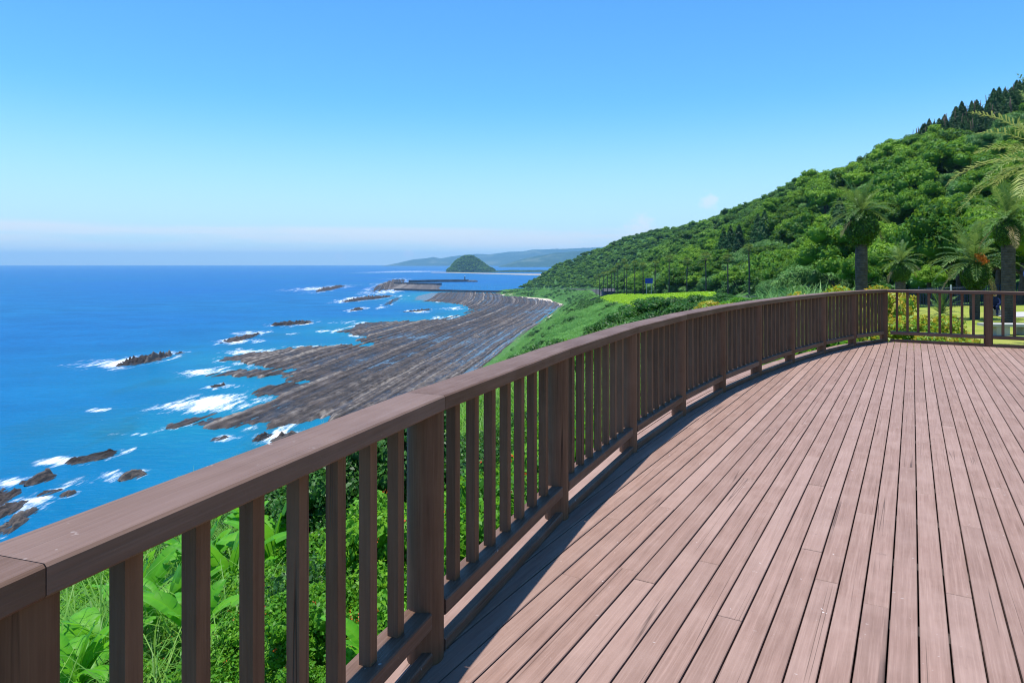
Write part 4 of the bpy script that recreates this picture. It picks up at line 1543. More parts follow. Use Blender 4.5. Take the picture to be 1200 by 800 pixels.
# cedars along the skyline and a few lower down
ced = []
for rowk, (dx, n_, ya, yb) in enumerate(((2, 34, 342, 246), (-5, 30, 330, 244), (-13, 26, 318, 240), (-21, 20, 296, 238), (-30, 12, 278, 236))):
    for k in range(n_):
        y = ya + (yb - ya) * (k + tr.uniform(-.35, .35)) / max(n_ - 1, 1)
        kx, _ = keys(np.array([y])); ced.append((kx[0, 7] + dx + tr.uniform(-3, 3), y))
for (x, y) in ced:
    if 600 + F_PX * x / y < 1225:
        make_tree(x, y, float(ground(x, y)) - .5, 'c', float(tr.uniform(.42, .8)), float(tr.uniform(1.3, 1.75)), float(tr.uniform(0, 6)),
                  'dark pointed cedar in the stand along the skyline of the hill', 'cedars on the skyline')
for (px, py) in ((896, 272), (888, 276), (866, 284), (856, 288), (848, 290), (984, 262)):
    x, y = ray_hit(px, py, 175, lift=8)
    make_tree(x, y, float(ground(x, y)), 'c', .95, 1.35, px, 'dark cedar standing alone among round crowns on the lower hillside', 'cedars on the lower hillside')
x, y = ray_hit(933, 261, 175, lift=8.5)
yt = make_tree(x, y, float(ground(x, y)), 'b', 1.05, .8, 1.0, 'rounded yellow green tree standing out among the darker forest', 'yellow tree on the hillside')
yt.name = 'yellow_tree'
_c = [c for c in yt.children if c.name.startswith('crown')][0]
_c.data = _c.data.copy(); _c.data.materials.clear(); _c.data.materials.append(M['leaf_lime']); del yt['group']

ir = np.random.default_rng(9)
iv = np.array([v.co[:] for v in bpy.data.objects['island'].data.vertices]); iv = iv[iv[:, 2] > SEA_Z + 10]
iv = iv[ir.choice(len(iv), 1500, replace=False)] + ir.normal(0, 2, (1500, 3)) * np.array([1, 1, 0])
scatter('island_trees', [me.copy() for me in FAR_CROWN], [M['leaf_far']] * 4, iv - np.array([0, 0, 3]), ir.uniform(0, 6.28, 1500), ir.uniform(1.0, 1.9, 1500), ir.integers(0, 4, 1500),
        'trees covering the island hill')
# ------------------------------------------------------------------ slope cover
sl = np.random.default_rng(31)


def outside_deck(P, d):
    return seg_dist(P, [(p.x, p.y) for p in outline]) < -d


def grid_pts(x0, x1, y0, y1, sp, r):
    X, Y = np.meshgrid(np.arange(x0, x1, sp), np.arange(y0, y1, sp))
    P = np.stack([X.ravel(), Y.ravel()], -1)
    return P + r.uniform(-.48, .48, P.shape) * sp


RAIL_PX = ([-400, 0, 400, 521, 640], [760, 635, 487, 445, 403])


def under_rail(P, h, pad=10):
    """plants on the near slope that stay lower than the top of the railing as seen from the deck"""
    px = 600 + F_PX * P[:, 0] / P[:, 1]
    py = HOR + F_PX * (CAMZ - ground(P[:, 0], P[:, 1]) - h) / P[:, 1]
    return (px > 640) | (py > np.interp(px, *RAIL_PX) + pad)


GC = [grass_clump('grass_clump', 300 + i, 110, 1.1 + .2 * i, .30, .010, 1.0) for i in range(3)]
P = grid_pts(-34, 16, 3, 64, .95, sl)
kx, kz = keys(P[:, 1])
ok = outside_deck(P, 1.9) & (outside_deck(P, 4.5) | (P[:, 0] > 0)) & under_rail(P, 1.3) & (P[:, 0] < kx[:, 4] + 1.5) & in_view(P[:, 0], P[:, 1], 60) & (fbm(P[:, 0] / 5, P[:, 1] / 5, 81, 3) > np.where(P[:, 1] < 14, .50, .40))
P = P[ok]
n = len(P)
scatter('tall_grass', GC, [M['grass']] * 3, np.c_[P, ground(P[:, 0], P[:, 1])], sl.uniform(0, 6.28, n), sl.uniform(.7, 1.35, n), sl.integers(0, 3, n),
        'tall arching grass covering the slope below the railing')
# low weeds and bushes between the grass
WB = [crown('weed', 320 + i, .8, .8, 9, 1500, .07, core=False, asp=.5, jit=.8) for i in range(3)]
P = grid_pts(-32, 16, 3, 62, .95, sl)
kx, kz = keys(P[:, 1])
ok = outside_deck(P, 1.6) & (outside_deck(P, 3.4) | (P[:, 0] > 0)) & under_rail(P, .9) & (P[:, 0] < kx[:, 4] + 2.5) & in_view(P[:, 0], P[:, 1], 60) & (fbm(P[:, 0] / 5, P[:, 1] / 5, 81, 3) < .60)
P = P[ok]; n = len(P)
scatter('leafy_undergrowth', WB, [M['leaf_dark_shrub'], M['leaf_shrub'], M['leaf_shrub']], np.c_[P, ground(P[:, 0], P[:, 1]) - .15], sl.uniform(0, 6.28, n),
        sl.uniform(.5, 1.25, n), sl.integers(0, 3, n), 'leafy undergrowth among the grass on the slope')
# the long grassy slope up the coast
SG = [crown('slope_tuft', 340 + i, 1.9, 1.7, 6, 420, .34, core=False, asp=.22, jit=.7) for i in range(3)]
SB = [crown('slope_bush', 350 + i, 2.0, 2.4, 8, 620, .36, core=True) for i in range(2)]
pts = []
for (y0, y1, sp) in ((58, 170, 1.9), (170, 420, 2.5), (420, 1500, 4.2)):
    P = grid_pts(-60, 120, y0, y1, sp, sl)
    kx, kz = keys(P[:, 1])
    edge = np.where(P[:, 1] < 120, kx[:, 4] + 6, kx[:, 4] - 1)
    ok = (P[:, 0] > kx[:, 1] + 3) & (P[:, 0] < edge) & in_view(P[:, 0], P[:, 1], 30) & (P[:, 1] < 1480)
    P = P[ok]
    pts.append(np.c_[P, np.full(len(P), sp)])
Q = np.concatenate(pts); n = len(Q)
bush = (fbm(Q[:, 0] / 18, Q[:, 1] / 22, 84, 3) > .62) & (sl.random(n) < .6)
scatter('slope_grass', SG + SB, [M['slope_grass']] * 3 + [M['leaf_dark_shrub']] * 2, np.c_[Q[:, :2], ground(Q[:, 0], Q[:, 1]) - .5], sl.uniform(0, 6.28, n),
        Q[:, 2] / 2.3 * sl.uniform(.7, 1.15, n) * np.where(Q[:, 1] > 420, .72, 1), np.where(bush, sl.integers(3, 5, n), sl.integers(0, 3, n)),
        'grass and low scrub on the long slope above the rock platform')

P = grid_pts(34, 110, 84, 520, 2.6, sl)
kx, kz = keys(P[:, 1]); tl = treeline(P[:, 1])
ok = (P[:, 0] > np.maximum(tl - 5, kx[:, 5] + 1 - 30 * (P[:, 1] < 150))) & (P[:, 0] < tl + 16) & in_view(P[:, 0], P[:, 1], 30)
P = P[ok]; n = len(P)
scatter('forest_edge_scrub', [me.copy() for me in SB] + [PALE_CROWN[0].copy()], [M['leaf_far'], M['leaf_pale'], M['leaf_pale']], np.c_[P, ground(P[:, 0], P[:, 1]) - .4], sl.uniform(0, 6.28, n), np.where(sl.random(n) < .8, sl.uniform(.8, 1.5, n), .8), np.where(sl.random(n) < .12, 2, sl.integers(0, 2, n)),
        'tangled scrub along the edge of the forest')

# ------------------------------------------------------------------ lime hedge on the road bench, road palms, sign
def lime_hedge():
    r = np.random.default_rng(41)
    n = 62000
    Y = r.uniform(112, 335, n)
    kx, _ = keys(Y)
    w = np.interp(Y, [112, 160, 335], [16, 22, 14])
    t = r.random(n)
    X = kx[:, 4] - np.interp(Y, [112, 160, 335], [9, 9, 4]) + t * w
    edge = np.minimum(np.minimum(t, 1 - t) * w / 1.2, np.minimum(Y - 112, 335 - Y) / 3)
    H = 2.1 * np.sqrt(np.clip(edge, 0.02, 1)) + .5 * (fbm(X / 2.2, Y / 2.2, 6, 3) - .3)
    Z = ground(X, Y) + H * np.where(edge < .6, r.random(n), 1)
    V, Fq = leaf_cloud(r, np.stack([X, Y, Z], -1), np.tile([0, 0, 1.0], (n, 1)), .42, .6, .25, .55)
    o = link('hedge', quads_tris('hedge', V, Fq, np.repeat(r.random(n), 4)), M['leaf_lime'])
    tag(o, 'broad bright lime green clipped hedge between the slope and the road palms', 'hedge')


lime_hedge()
wall_along('retaining_wall', [(*at(692, 351, 352)[:2], float(ground(*at(692, 351, 352)[:2])) - 1), (*at(706, 351, 346)[:2], float(ground(*at(706, 351, 346)[:2])) - 1), (*at(719, 351, 338)[:2], float(ground(*at(719, 351, 338)[:2])) - 1)], 0, 3.4, .6,
           M['dark_concrete'], 'dark low retaining wall at the end of the lime hedge', 'wall')


def fan_crown(name, seed, n=34, R=1.5):
    r = np.random.default_rng(seed)
    VV = []; FF = []; vv = []
    for k in range(n):
        a = k * 2.39996 + r.uniform(-.2, .2); e = radians(80 - 125 * (k / n)) + r.uniform(-.1, .1)
        d = np.array([cos(a) * cos(e), sin(a) * cos(e), sin(e)]); side = np.array([-sin(a), cos(a), 0])
        up = np.cross(d, side)
        c = d * R * .55
        for j in range(7):
            b = radians(-66 + 22 * j)
            tip = c + (d * cos(b) + side * sin(b)) * R * .62 + np.array([0, 0, -.16 * R * r.random()])
            m = c + (d * cos(b) + side * sin(b)) * R * .34
            nn = np.cross(tip - c, up); nn /= np.linalg.norm(nn) + 1e-9
            o = len(VV); VV += [c, m + nn * .07 * R, tip, m - nn * .07 * R]; FF.append((o, o + 1, o + 2, o + 3)); vv += [r.random()] * 4
        o = len(VV); VV += [np.zeros(3) - side * .02, c - side * .015, c + side * .015, np.zeros(3) + side * .02]; FF.append((o, o + 1, o + 2, o + 3)); vv += [.5] * 4
    return mesh_np(name, np.array(VV), np.array(FF), False, {'v': np.array(vv)})


FAN = [fan_crown('crown', 400 + i) for i in range(2)]
for me in FAN: me.materials.append(M['frond'])
SKIRT = grass_clump('dry_skirt', 410, 46, 1.2, .16, .05, 2.2); SKIRT.materials.append(M['frond_dry'])
ROADP = [(878, 165, 291), (853, 178, 303), (827.5, 192, 301), (805, 205, 306), (784, 222, 303), (767.5, 240, 309), (753.7, 258, 310.5), (744, 276, 308.5), (734.5, 296, 313), (731.5, 312, 306),
         (724, 332, 311), (720.5, 350, 316), (716.5, 372, 317.5), (712, 396, 320), (707, 420, 321), (702.5, 446, 323), (698.5, 470, 325)]
for k, (px, Y, ty) in enumerate(ROADP):
    x = (px - 600) * Y / F_PX
    z = float(ground(x, Y))
    top = CAMZ + (HOR - ty) * Y / F_PX
    h = top - z
    root = empty('fan_palm', (x, Y, z), k * 1.3)
    MB().tube([(0, 0, -.5), (0, 0, .6), (.05, 0, h * .5), (.12 * ((k % 3) - 1), .05, h - .3)], [.32, .25, .18, .15], 10).build('trunk', M['palm_bark'], root, True)
    link('crown', FAN[k % 2], None, root, loc=(.12 * ((k % 3) - 1), .05, h - .3), rot=(0, 0, k), scale=1.05 + .1 * (k % 3))
    link('dry_skirt', SKIRT, None, root, loc=(.12 * ((k % 3) - 1), .05, h - .4), rot=(pi, 0, k))
    tag(root, 'tall slender fan palm in the row along the coast road', 'palm tree', 'fan palms along the road')

# blue road sign
sp = at(760.5, 329, 262); gz = float(ground(sp.x, sp.y))
sg = empty('road_sign', (sp.x, sp.y, gz))
for dx in (-.9, .9):
    MB().tube([(dx, .08, 0), (dx, .08, sp.z - gz + .9)], .06, 8).build('post', M['steel'], sg)
MB().box((-1.45, -.04, sp.z - gz - 1.0), (1.45, .0, sp.z - gz + 1.0)).build('panel', M['sign_blue'], sg)
tag(sg, 'blue rectangular road sign between the fan palms', 'sign')
# small dark building beyond the palms
hp = at(711, 343, 440); gz = float(ground(hp.x + 4, hp.y))
hb = empty('roadside_building', (hp.x + 1, hp.y, gz), .15)
MB().box((-3.6, -3, -1), (3.6, 3, 3.4)).build('wall', M['fence'], hb)
MB().poly([(-4.1, -3.5, 3.35), (4.1, -3.5, 3.35), (4.1, 3.5, 3.35), (-4.1, 3.5, 3.35), (-4.1, 0, 5.2), (4.1, 0, 5.2)], [(0, 1, 5, 4), (2, 3, 4, 5), (1, 2, 5), (3, 0, 4), (3, 2, 1, 0)]).build('roof', M['dark_concrete'], hb)
MB().box((-.4, -3.06, 1.2), (2.6, -3.003, 1.7)).build('window', M['concrete'], hb)
tag(hb, 'small dark blue building with pitched roof beyond the fan palms', 'building')

# ------------------------------------------------------------------ date palms on the lawn
def frond_mesh(name, seed, L, e0, bend, pairs=30, ll=.55, curl=.35, wd=.022):
    r = np.random.default_rng(seed)
    VV = []; FF = []; vv = []
    n = 14
    P = [np.zeros(3)]
    for k in range(n):
        e = radians(e0 - bend * ((k + .5) / n) ** 1.25)
        P.append(P[-1] + np.array([cos(e), 0, sin(e)]) * L / n)
    P = np.array(P)
    for k in range(n):
        w0 = .035 * (1 - k / n) + .006; w1 = .035 * (1 - (k + 1) / n) + .006
        o = len(VV)
        VV += [P[k] + [0, -w0, 0], P[k] + [0, w0, 0], P[k + 1] + [0, w1, 0], P[k + 1] + [0, -w1, 0]]; FF.append((o, o + 1, o + 2, o + 3)); vv += [.75] * 4
    for i in range(pairs):
        t = .12 + .88 * (i + .5) / pairs
        f = t * n; k = min(int(f), n - 1); p = P[k] + (P[k + 1] - P[k]) * (f - k)
        tan = P[k + 1] - P[k]; tan /= np.linalg.norm(tan); up = np.cross(tan, [0, 1, 0]); up = -up if up[2] < 0 else up
        l = ll * (np.sin(pi * min(1, .12 + t * .9)) ** .6) * r.uniform(.85, 1.12)
        for s in (-1, 1):
            fw = r.uniform(.55, .85)
            d = tan * fw + np.array([0, s, 0]) * .8 + up * r.uniform(.1, .5); d /= np.linalg.norm(d)
            m = p + d * l * .55; q = m + (d + np.array([0, 0, -curl - .3 * r.random()])) * l * .45
            sd = np.cross(d, up); sd /= np.linalg.norm(sd) + 1e-9
            o = len(VV)
            VV += [p - sd * wd * .6, p + sd * wd * .6, m + sd * wd, m - sd * wd, q]
            FF += [(o, o + 1, o + 2, o + 3), (o + 3, o + 2, o + 4, o + 4)]
            vv += [float(np.clip(r.normal(.45, .2), 0, 1))] * 5
    return quads_tris(name, np.array(VV), np.array(FF), np.array(vv))


def date_palm(x, y, z, h, trunk_r, fl, nf, ball, label, seed, dry=4, fruit=False, low=-25, lean=0.0):
    r = np.random.default_rng(seed)
    root = empty('date_palm', (x, y, z))
    ms = [frond_mesh('frond', seed * 10 + i, fl, e0, bd, 26, fl * .19, wd=.0082 * fl) for i, (e0, bd) in enumerate(((82, 30), (64, 50), (46, 66), (28, 76), (6, 66)))]
    for m_ in ms: m_.materials.append(M['frond_olive' if 'olive' in label else 'frond'])
    md = frond_mesh('dry_frond', seed * 10 + 9, fl * .9, -12, 62, 24, fl * .16, .6, wd=.010 * fl); md.materials.append(M['frond_dry'])
    if h - ball > .2:
        mb = MB(); zz = np.linspace(-.3, h - ball * .3, 9)
        mb.tube([(lean * t, 0, t) for t in zz], [trunk_r * (1.18 if i == 0 else 1.0 + .05 * r.uniform(-1, 1)) for i in range(9)], 16)
        mb.build('trunk', M['palm_bark'], root, True)
    if ball > 0:
        # swollen head of old leaf bases overgrown with ferns
        rr = np.random.default_rng(seed + 5)
        n = 2600; d = sph(rr, n)
        R = np.array([ball * .54, ball * .54, ball * .66])
        C = d * R * rr.uniform(.86, 1.06, n)[:, None]; C[:, 0:2] *= (1 + .16 * np.clip(-C[:, 2:3] / ball, -1, 1) * -1)
        V, Fq = leaf_cloud(rr, C, d, ball * .085, .5, .3, .6)
        IV, IF = ico(); cv = IV * R * .9
        me = quads_tris('boot_fern', np.concatenate([V, cv]), np.concatenate([Fq, np.concatenate([IF, IF[:, 2:3]], 1) + len(V)]), np.concatenate([np.repeat(rr.random(n), 4), np.full(len(cv), .1)]))
        link('leaf_base_ball', me, M['boot_fern'], root, loc=(lean * h, 0, h - ball * .56))
    for k in range(nf):
        t = k / (nf - 1)
        i = min(4, int(t * 5))
        o = link('frond', ms[i], None, root, loc=(lean * h, 0, h), rot=(r.uniform(-.15, .15), r.uniform(-.12, .12), k * 2.39996 + r.uniform(-.25, .25)))
        s = r.uniform(.82, 1.08); o.scale = (s, s, s)
    for k in range(dry):
        o = link('dry_frond', md, None, root, loc=(lean * h, 0, h - .12), rot=(0, r.uniform(-.1, .35), k * 2 * pi / max(dry, 1) + r.uniform(-.4, .4)))
    if fruit:
        rr = np.random.default_rng(seed + 8)
        for q in range(2):
            n = 260
            t = rr.random(n)
            C = np.stack([.25 + .35 * t + rr.normal(0, .07, n), -.35 + .25 * q + rr.normal(0, .08, n), .55 - .4 * t + rr.normal(0, .07, n)], -1)
            V, Fq = leaf_cloud(rr, C, sph(rr, n), .085, .7)
            fc = link('fruit_cluster', quads_tris('fruit_cluster', V, Fq, np.repeat(rr.random(n), 4)), M['orange'], root, loc=(0, -.1, h - .1), rot=(0, 0, -1.1)); fc['kind'] = 'stuff'
    tag(root, label, 'palm tree', 'date palms on the lawn')
    return root


def gz_(x, y): return float(ground(x, y))


date_palm(17.4, 34, gz_(17.4, 34), 5.6, .28, 1.9, 34, 1.42, 'tall date palm with bare grey trunk and dark green ball of ferns beneath its crown', 51, 2)
date_palm(25.6, 45, gz_(25.6, 45), 3.2, .3, 1.75, 30, 1.12, 'small date palm with greyish drooping fronds standing in front of the dark fence', 52, 2)
date_palm(24.4, 36, gz_(24.4, 36), 3.0, .24, 2.5, 36, 1.2, 'squat date palm with wide fronds and an orange fruit cluster', 53, 2, True)
date_palm(23.7, 32.6, gz_(23.7, 32.6), 5.0, .29, 2.2, 32, 1.1, 'date palm with thick grey trunk beside the concrete bench', 54, 3)
date_palm(17.7, 22, gz_(17.7, 22), 5.9, .3, 3.3, 36, 1.3, 'date palm with very long olive fronds arching over the lawn', 55, 0)
date_palm(23.4, 37.2, gz_(23.4, 37.2), .25, .1, 1.5, 22, 0, 'low trunkless young palm at the foot of the squat date palm', 56, 4)

# ------------------------------------------------------------------ park fence, bench, sign, visitor
fence = empty('park_fence', (30, 70, gz_(30, 70)))
fp = [Vector((28 + 2.0 * k, 71.5 - 1.55 * k, 0)) for k in range(13)]
for k, p in enumerate(fp):
    z = gz_(p.x, p.y)
    MB().box((-.05, -.05, -.3), (.05, .05, 2.05)).build('post', M['steel'] if k % 3 == 0 else M['fence'], fence, loc=(p.x - 30, p.y - 70, z - fence.location.z))
    if k < len(fp) - 1:
        q = fp[k + 1]; z2 = gz_(q.x, q.y); mb = MB()
        d = (q - p)
        nn = 20
        for j in range(1, nn):
            w = p + d * (j / nn); zw = z + (z2 - z) * j / nn
            mb.box((w.x - 30 - .03, w.y - 70 - .012, zw + .1 - fence.location.z), (w.x - 30 + .03, w.y - 70 + .012, zw + 1.9 - fence.location.z))
        mb.build('picket_panel', M['fence'], fence)
        for hz_ in (.25, 1.75):
            MB().tube([(p.x - 30, p.y - 70, z + hz_ - fence.location.z), (q.x - 30, q.y - 70, z2 + hz_ - fence.location.z)], .025, 6).build('rail', M['fence'], fence)
tag(fence, 'dark blue picket fence between the lawn palms and the forest', 'fence')

bz = gz_(19.6, 27)
bn = empty('stone_bench', (19.7, 27, bz + .05), -.12)
MB().box((-1.05, -.32, .36), (1.4, .32, .46)).build('seat_slab', M['concrete'], bn)
for xx in (-.45, .55):
    MB().box((xx - .18, -.26, -.05), (xx + .3, .26, .359)).build('support', M['concrete'], bn)
tag(bn, 'pale concrete slab bench on the lawn beside the thick trunked palm', 'bench')
sp = at(1207, 321, 43); gz = gz_(sp.x, sp.y)
rs = empty('round_sign', (sp.x, sp.y, gz))
MB().tube([(0, .05, -.2), (0, .05, sp.z - gz + .3)], .035, 8).build('post', M['steel'], rs)
MB().tube([(0, -.02, sp.z - gz), (0, .01, sp.z - gz)], .42, 24).build('disc', M['sign_blue'], rs)
tag(rs, 'round blue sign on a thin post behind the lawn palms', 'sign')


def visitor():
    x, y = 27.1, 38.2
    root_z = gz_(x, y) + .1
    V = [(0, 0, .42), (0, .02, .62), (0, .10, .84), (0, .16, .98), (0, .20, 1.06),
         (.09, 0, .40), (.14, .30, .52), (.12, .24, .08), (.12, .36, .03),
         (-.09, 0, .40), (-.14, .30, .52), (-.12, .22, .08), (-.12, .34, .03),
         (.18, .10, .88), (.24, .18, .66), (.16, .38, .60),
         (-.18, .10, .88), (-.24, .18, .66), (-.16, .38, .60)]
    Ed = [(0, 1), (1, 2), (2, 3), (3, 4), (0, 5), (5, 6), (6, 7), (7, 8), (0, 9), (9, 10), (10, 11), (11, 12), (2, 13), (13, 14), (14, 15), (2, 16), (16, 17), (17, 18)]
    rad = [.15, .15, .16, .07, .06, .11, .075, .055, .04, .11, .075, .055, .04, .065, .05, .035, .065, .05, .035]
    me = bpy.data.meshes.new('body'); me.from_pydata(V, Ed, []); me.update()
    root = empty('person', (x, y, root_z), 2.2)
    o = link('body', me, M['navy'], root)
    sk = o.modifiers.new('skin', 'SKIN')
    for i, rr in enumerate(rad):
        me.skin_vertices[0].data[i].radius = (rr, rr)
    me.skin_vertices[0].data[0].use_root = True
    sb = o.modifiers.new('sub', 'SUBSURF'); sb.levels = 1; sb.render_levels = 2
    MB().lathe([(.03, 0), (.085, .04), (.10, .12), (.095, .19), (.05, .24), (.01, .25)], 14).build('head', M['skin'], root, True, loc=(0, .22, 1.05))
    MB().lathe([(.105, .10), (.108, .17), (.07, .245), (.01, .265)], 14).build('hair', M['hair'], root, True, loc=(0, .205, 1.05))
    tag(root, 'person in navy clothes sitting low beside the pale path under the palms', 'person')
    MB().box((-.5, -.25, .0), (.5, .2, .33)).build('stone_block', M['path'], None, loc=(x, y, root_z - .02)).rotation_euler.z = 2.2


visitor()
for o in list(col.objects):
    if o.name.startswith('stone_block'): tag(o, 'pale block seat under the person in navy', 'seat')

# ------------------------------------------------------------------ shrubs round the deck
SH = [crown('foliage', 500 + i, 1.0, 1.9, 13, 5200, .085, core=True, blob=.34, asp=.55, jit=.8) for i in range(3)]
CR = [crown('foliage', 510 + i, .95, 1.5, 12, 3600, .11, core=True, blob=.36, asp=.4, jit=.8) for i in range(2)]
BL = [crown('foliage', 520 + i, .9, 1.5, 10, 900, .26, core=False, blob=.36, asp=.42, jit=.8) for i in range(2)]
for me in SH + BL: me.materials.append(M['leaf_shrub'])
for me in CR: me.materials.append(M['leaf_croton'])
SHD = [me.copy() for me in SH]
for me in SHD: me.materials.clear(); me.materials.append(M['leaf_dark_shrub'])


def flowers(seed, R, H, n):
    r = np.random.default_rng(seed)
    d = sph(r, n); d[:, 2] = np.abs(d[:, 2]) * .9 + .05
    C = d * np.array([R, R, H * .5]) * r.uniform(.9, 1.12, n)[:, None] + np.array([0, 0, H * .5])
    C = np.repeat(C, 5, 0) + r.normal(0, .022, (n * 5, 3))
    V, Fq = leaf_cloud(r, C, sph(r, n * 5), .036, .8)
    me = quads_tris('flowers', V, Fq, np.repeat(r.random(n * 5), 4)); me.materials.append(M['red'])
    return me


FL = [flowers(530 + i, 1.0, 1.9, 18) for i in range(2)]


def shrub(name, me, x, y, s, label, cat, group, flower=None, top=None, sz=None, stem=True):
    z = gz_(x, y)
    root = empty(name, (x, y, z - .05), float(sl.uniform(0, 6.28)))
    k = sz if sz else s
    link('foliage', me, None, root, scale=(s, s, k))
    if flower: link('flowers', flower, None, root, scale=(s, s, k))['kind'] = 'stuff'
    if stem: MB().tube([(0, 0, -.2), (.03, .02, .5 * k)], [.05, .03], 6).build('stem', M['bark'], root)
    tag(root, label, cat, group)
    return root


def along(t, off):
    """a point beside the curved railing: t in bays from the photographer's post, off metres outwards"""
    i = int(math.floor(t)) + 4; f = t - math.floor(t)
    p = J[i].lerp(J[i + 1], f) + (MJ[i].lerp(MJ[i + 1], f)) * off
    return p


for k, (t, off, s) in enumerate(((2.1, 1.6, .52), (2.6, 1.75, .66), (3.1, 1.6, .82), (3.6, 1.7, .95), (4.2, 1.5, .95), (2.0, 3.2, .42), (2.8, 3.3, .6), (3.5, 3.2, .85))):
    p = along(t, off)
    shrub('flowering_shrub', SH[k % 3], p.x, p.y, s, 'leafy green shrub dotted with red flowers growing outside the curved railing', 'shrub', 'red flowered shrubs outside the curved railing', FL[k % 2])
for k, (px, Y, s) in enumerate(((240, 8.4, .42), (290, 7.6, .45), (335, 8.2, .5), (375, 7.0, .45), (412, 7.6, .5), (450, 6.4, .45), (470, 8.2, .6), (180, 8.0, .36), (350, 6.2, .34), (430, 5.2, .3))):
    x = (px - 600) * Y / F_PX
    shrub('flowering_shrub', SH[k % 3], x, Y, s, 'low mound of red flowered shrub on the bank among the banana plants', 'shrub', 'low red flowered mounds among the banana plants', FL[k % 2])
for k, (t, off, s) in enumerate(((4.4, 1.15, 1.0), (4.9, 1.2, .95), (5.4, 1.1, 1.05), (5.9, 1.25, 1.0), (6.4, 1.1, 1.05), (6.9, 1.2, 1.0), (7.4, 1.15, 1.0), (7.9, 1.2, 1.05), (8.4, 1.1, 1.0), (8.9, 1.2, 1.05), (9.4, 1.2, 1.0), (9.85, 1.3, .95))):
    p = along(t, off)
    shrub('leafy_plant', BL[k % 2], p.x, p.y, s, 'broad leaved bright green plant pressed against the outside of the railing', 'plant', 'broad leaved plants outside the curved railing', sz=s * (1.28))
for k, (px, Y, s) in enumerate(((350, 12.6, .95), (392, 11.6, 1.05), (432, 12.4, 1.15), (468, 14.0, 1.3), (415, 15.0, 1.3), (500, 12.0, 1.2))):
    p = Vector(((px - 600) * Y / F_PX, Y, 0))
    shrub('dark_shrub', SHD[k % 3], p.x, p.y, s, 'dense dark green shrub on the slope below the railing', 'shrub', 'dark shrubs on the slope below the railing')
# coppery shrubs by the corner and hedge beyond
for k, (x, y, s) in enumerate(((8.95, 15.2, .85), (9.6, 15.3, .9), (10.2, 15.8, .85), (9.3, 16.4, 1.05), (10.1, 16.9, 1.1), (10.9, 17.6, 1.0), (11.5, 17.4, .7), (10.7, 15.6, .6))):
    shrub('coppery_shrub', CR[k % 2], x, y, s, 'green and orange leaved shrub beside the lawn outside the deck corner', 'shrub', 'coppery shrubs by the deck corner', sz=s * 1.0)
for k, (x, y, s) in enumerate(((8.0, 18.6, 1.12), (9.1, 19.0, 1.1), (10.2, 19.4, 1.15), (7.2, 17.6, 1.05), (11.2, 20.2, 1.05), (8.6, 17.0, .9))):
    shrub('yellow_hedge_bush', CR[k % 2], x, y, s, 'rounded yellow green hedge bush with orange tips below the tall fern-ball palm', 'bush', 'yellow green hedge bushes', sz=s * 1.3)
# bushes in the middle distance down the slope
BUSH = [(725, 389, 24, 1.25, 1), (705, 388, 26, 1.2, 1), (745, 384, 25, 1.1, 1), (688, 399, 24, 1.2, 1), (760, 381, 32, 1.6, 0), (785, 374, 38, 2.0, 0), (812, 368, 36, 1.7, 0), (768, 371, 50, 2.4, 0),
        (740, 372, 60, 2.6, 0), (716, 378, 56, 2.2, 0), (838, 362, 34, 1.5, 2), (826, 360, 40, 1.2, 2), (850, 360, 40, 1.6, 0), (868, 356, 38, 1.5, 1), (884, 352, 34, 1.4, 0), (905, 346, 30, 1.3, 0), 
        (822, 362, 66, 2.4, 0), (845, 357, 60, 2.0, 0), (672, 392, 30, 1.1, 1), (660, 402, 27, .9, 1)]
for k, (px, py, Y, s, kind) in enumerate(BUSH):
    x = (px - 600) * Y / F_PX; zt = CAMZ - (py + 1 - HOR) * Y / F_PX
    z = gz_(x, Y)
    h = max(zt - z, s * 1.1)
    me, lab, grp = ((SHD[k % 3], 'rounded dark green bush below the lime hedge', 'dark bushes on the upper slope'), (SH[k % 3], 'bright yellow green bush on the slope just beyond the railing', 'bright bushes beyond the railing'),
                    (CR[k % 2], 'bush with orange tipped leaves in front of the lime hedge', 'orange tipped bushes by the lime hedge'))[kind]
    shrub('slope_bush', me, x, Y, s, lab, 'bush', grp, sz=h / (1.9 if kind < 2 else 1.5))
# feathery clumps of tall reed behind the hedge
REED = [grass_clump('reed', 540 + i, 150, 3.6, .55, .035, .3, 6) for i in range(2)]
for me in REED: me.materials.append(M['leaf_pale'])
for k, (px, Y) in enumerate(((905, 44), (922, 50), (940, 46), (958, 54), (972, 48), (985, 56), (930, 60), (950, 64), (968, 62), (890, 58), (915, 68), (996, 60))):
    x = (px - 600) * Y / F_PX
    root = empty('reed_clump', (x, Y, gz_(x, Y)), k)
    link('blades', REED[k % 2], None, root, scale=(1.2, 1.2, .55 + .09 * (k % 4)))
    tag(root, 'clump of tall pale green reed grass behind the yellow hedge bushes', 'reed', 'reed clumps behind the hedge')


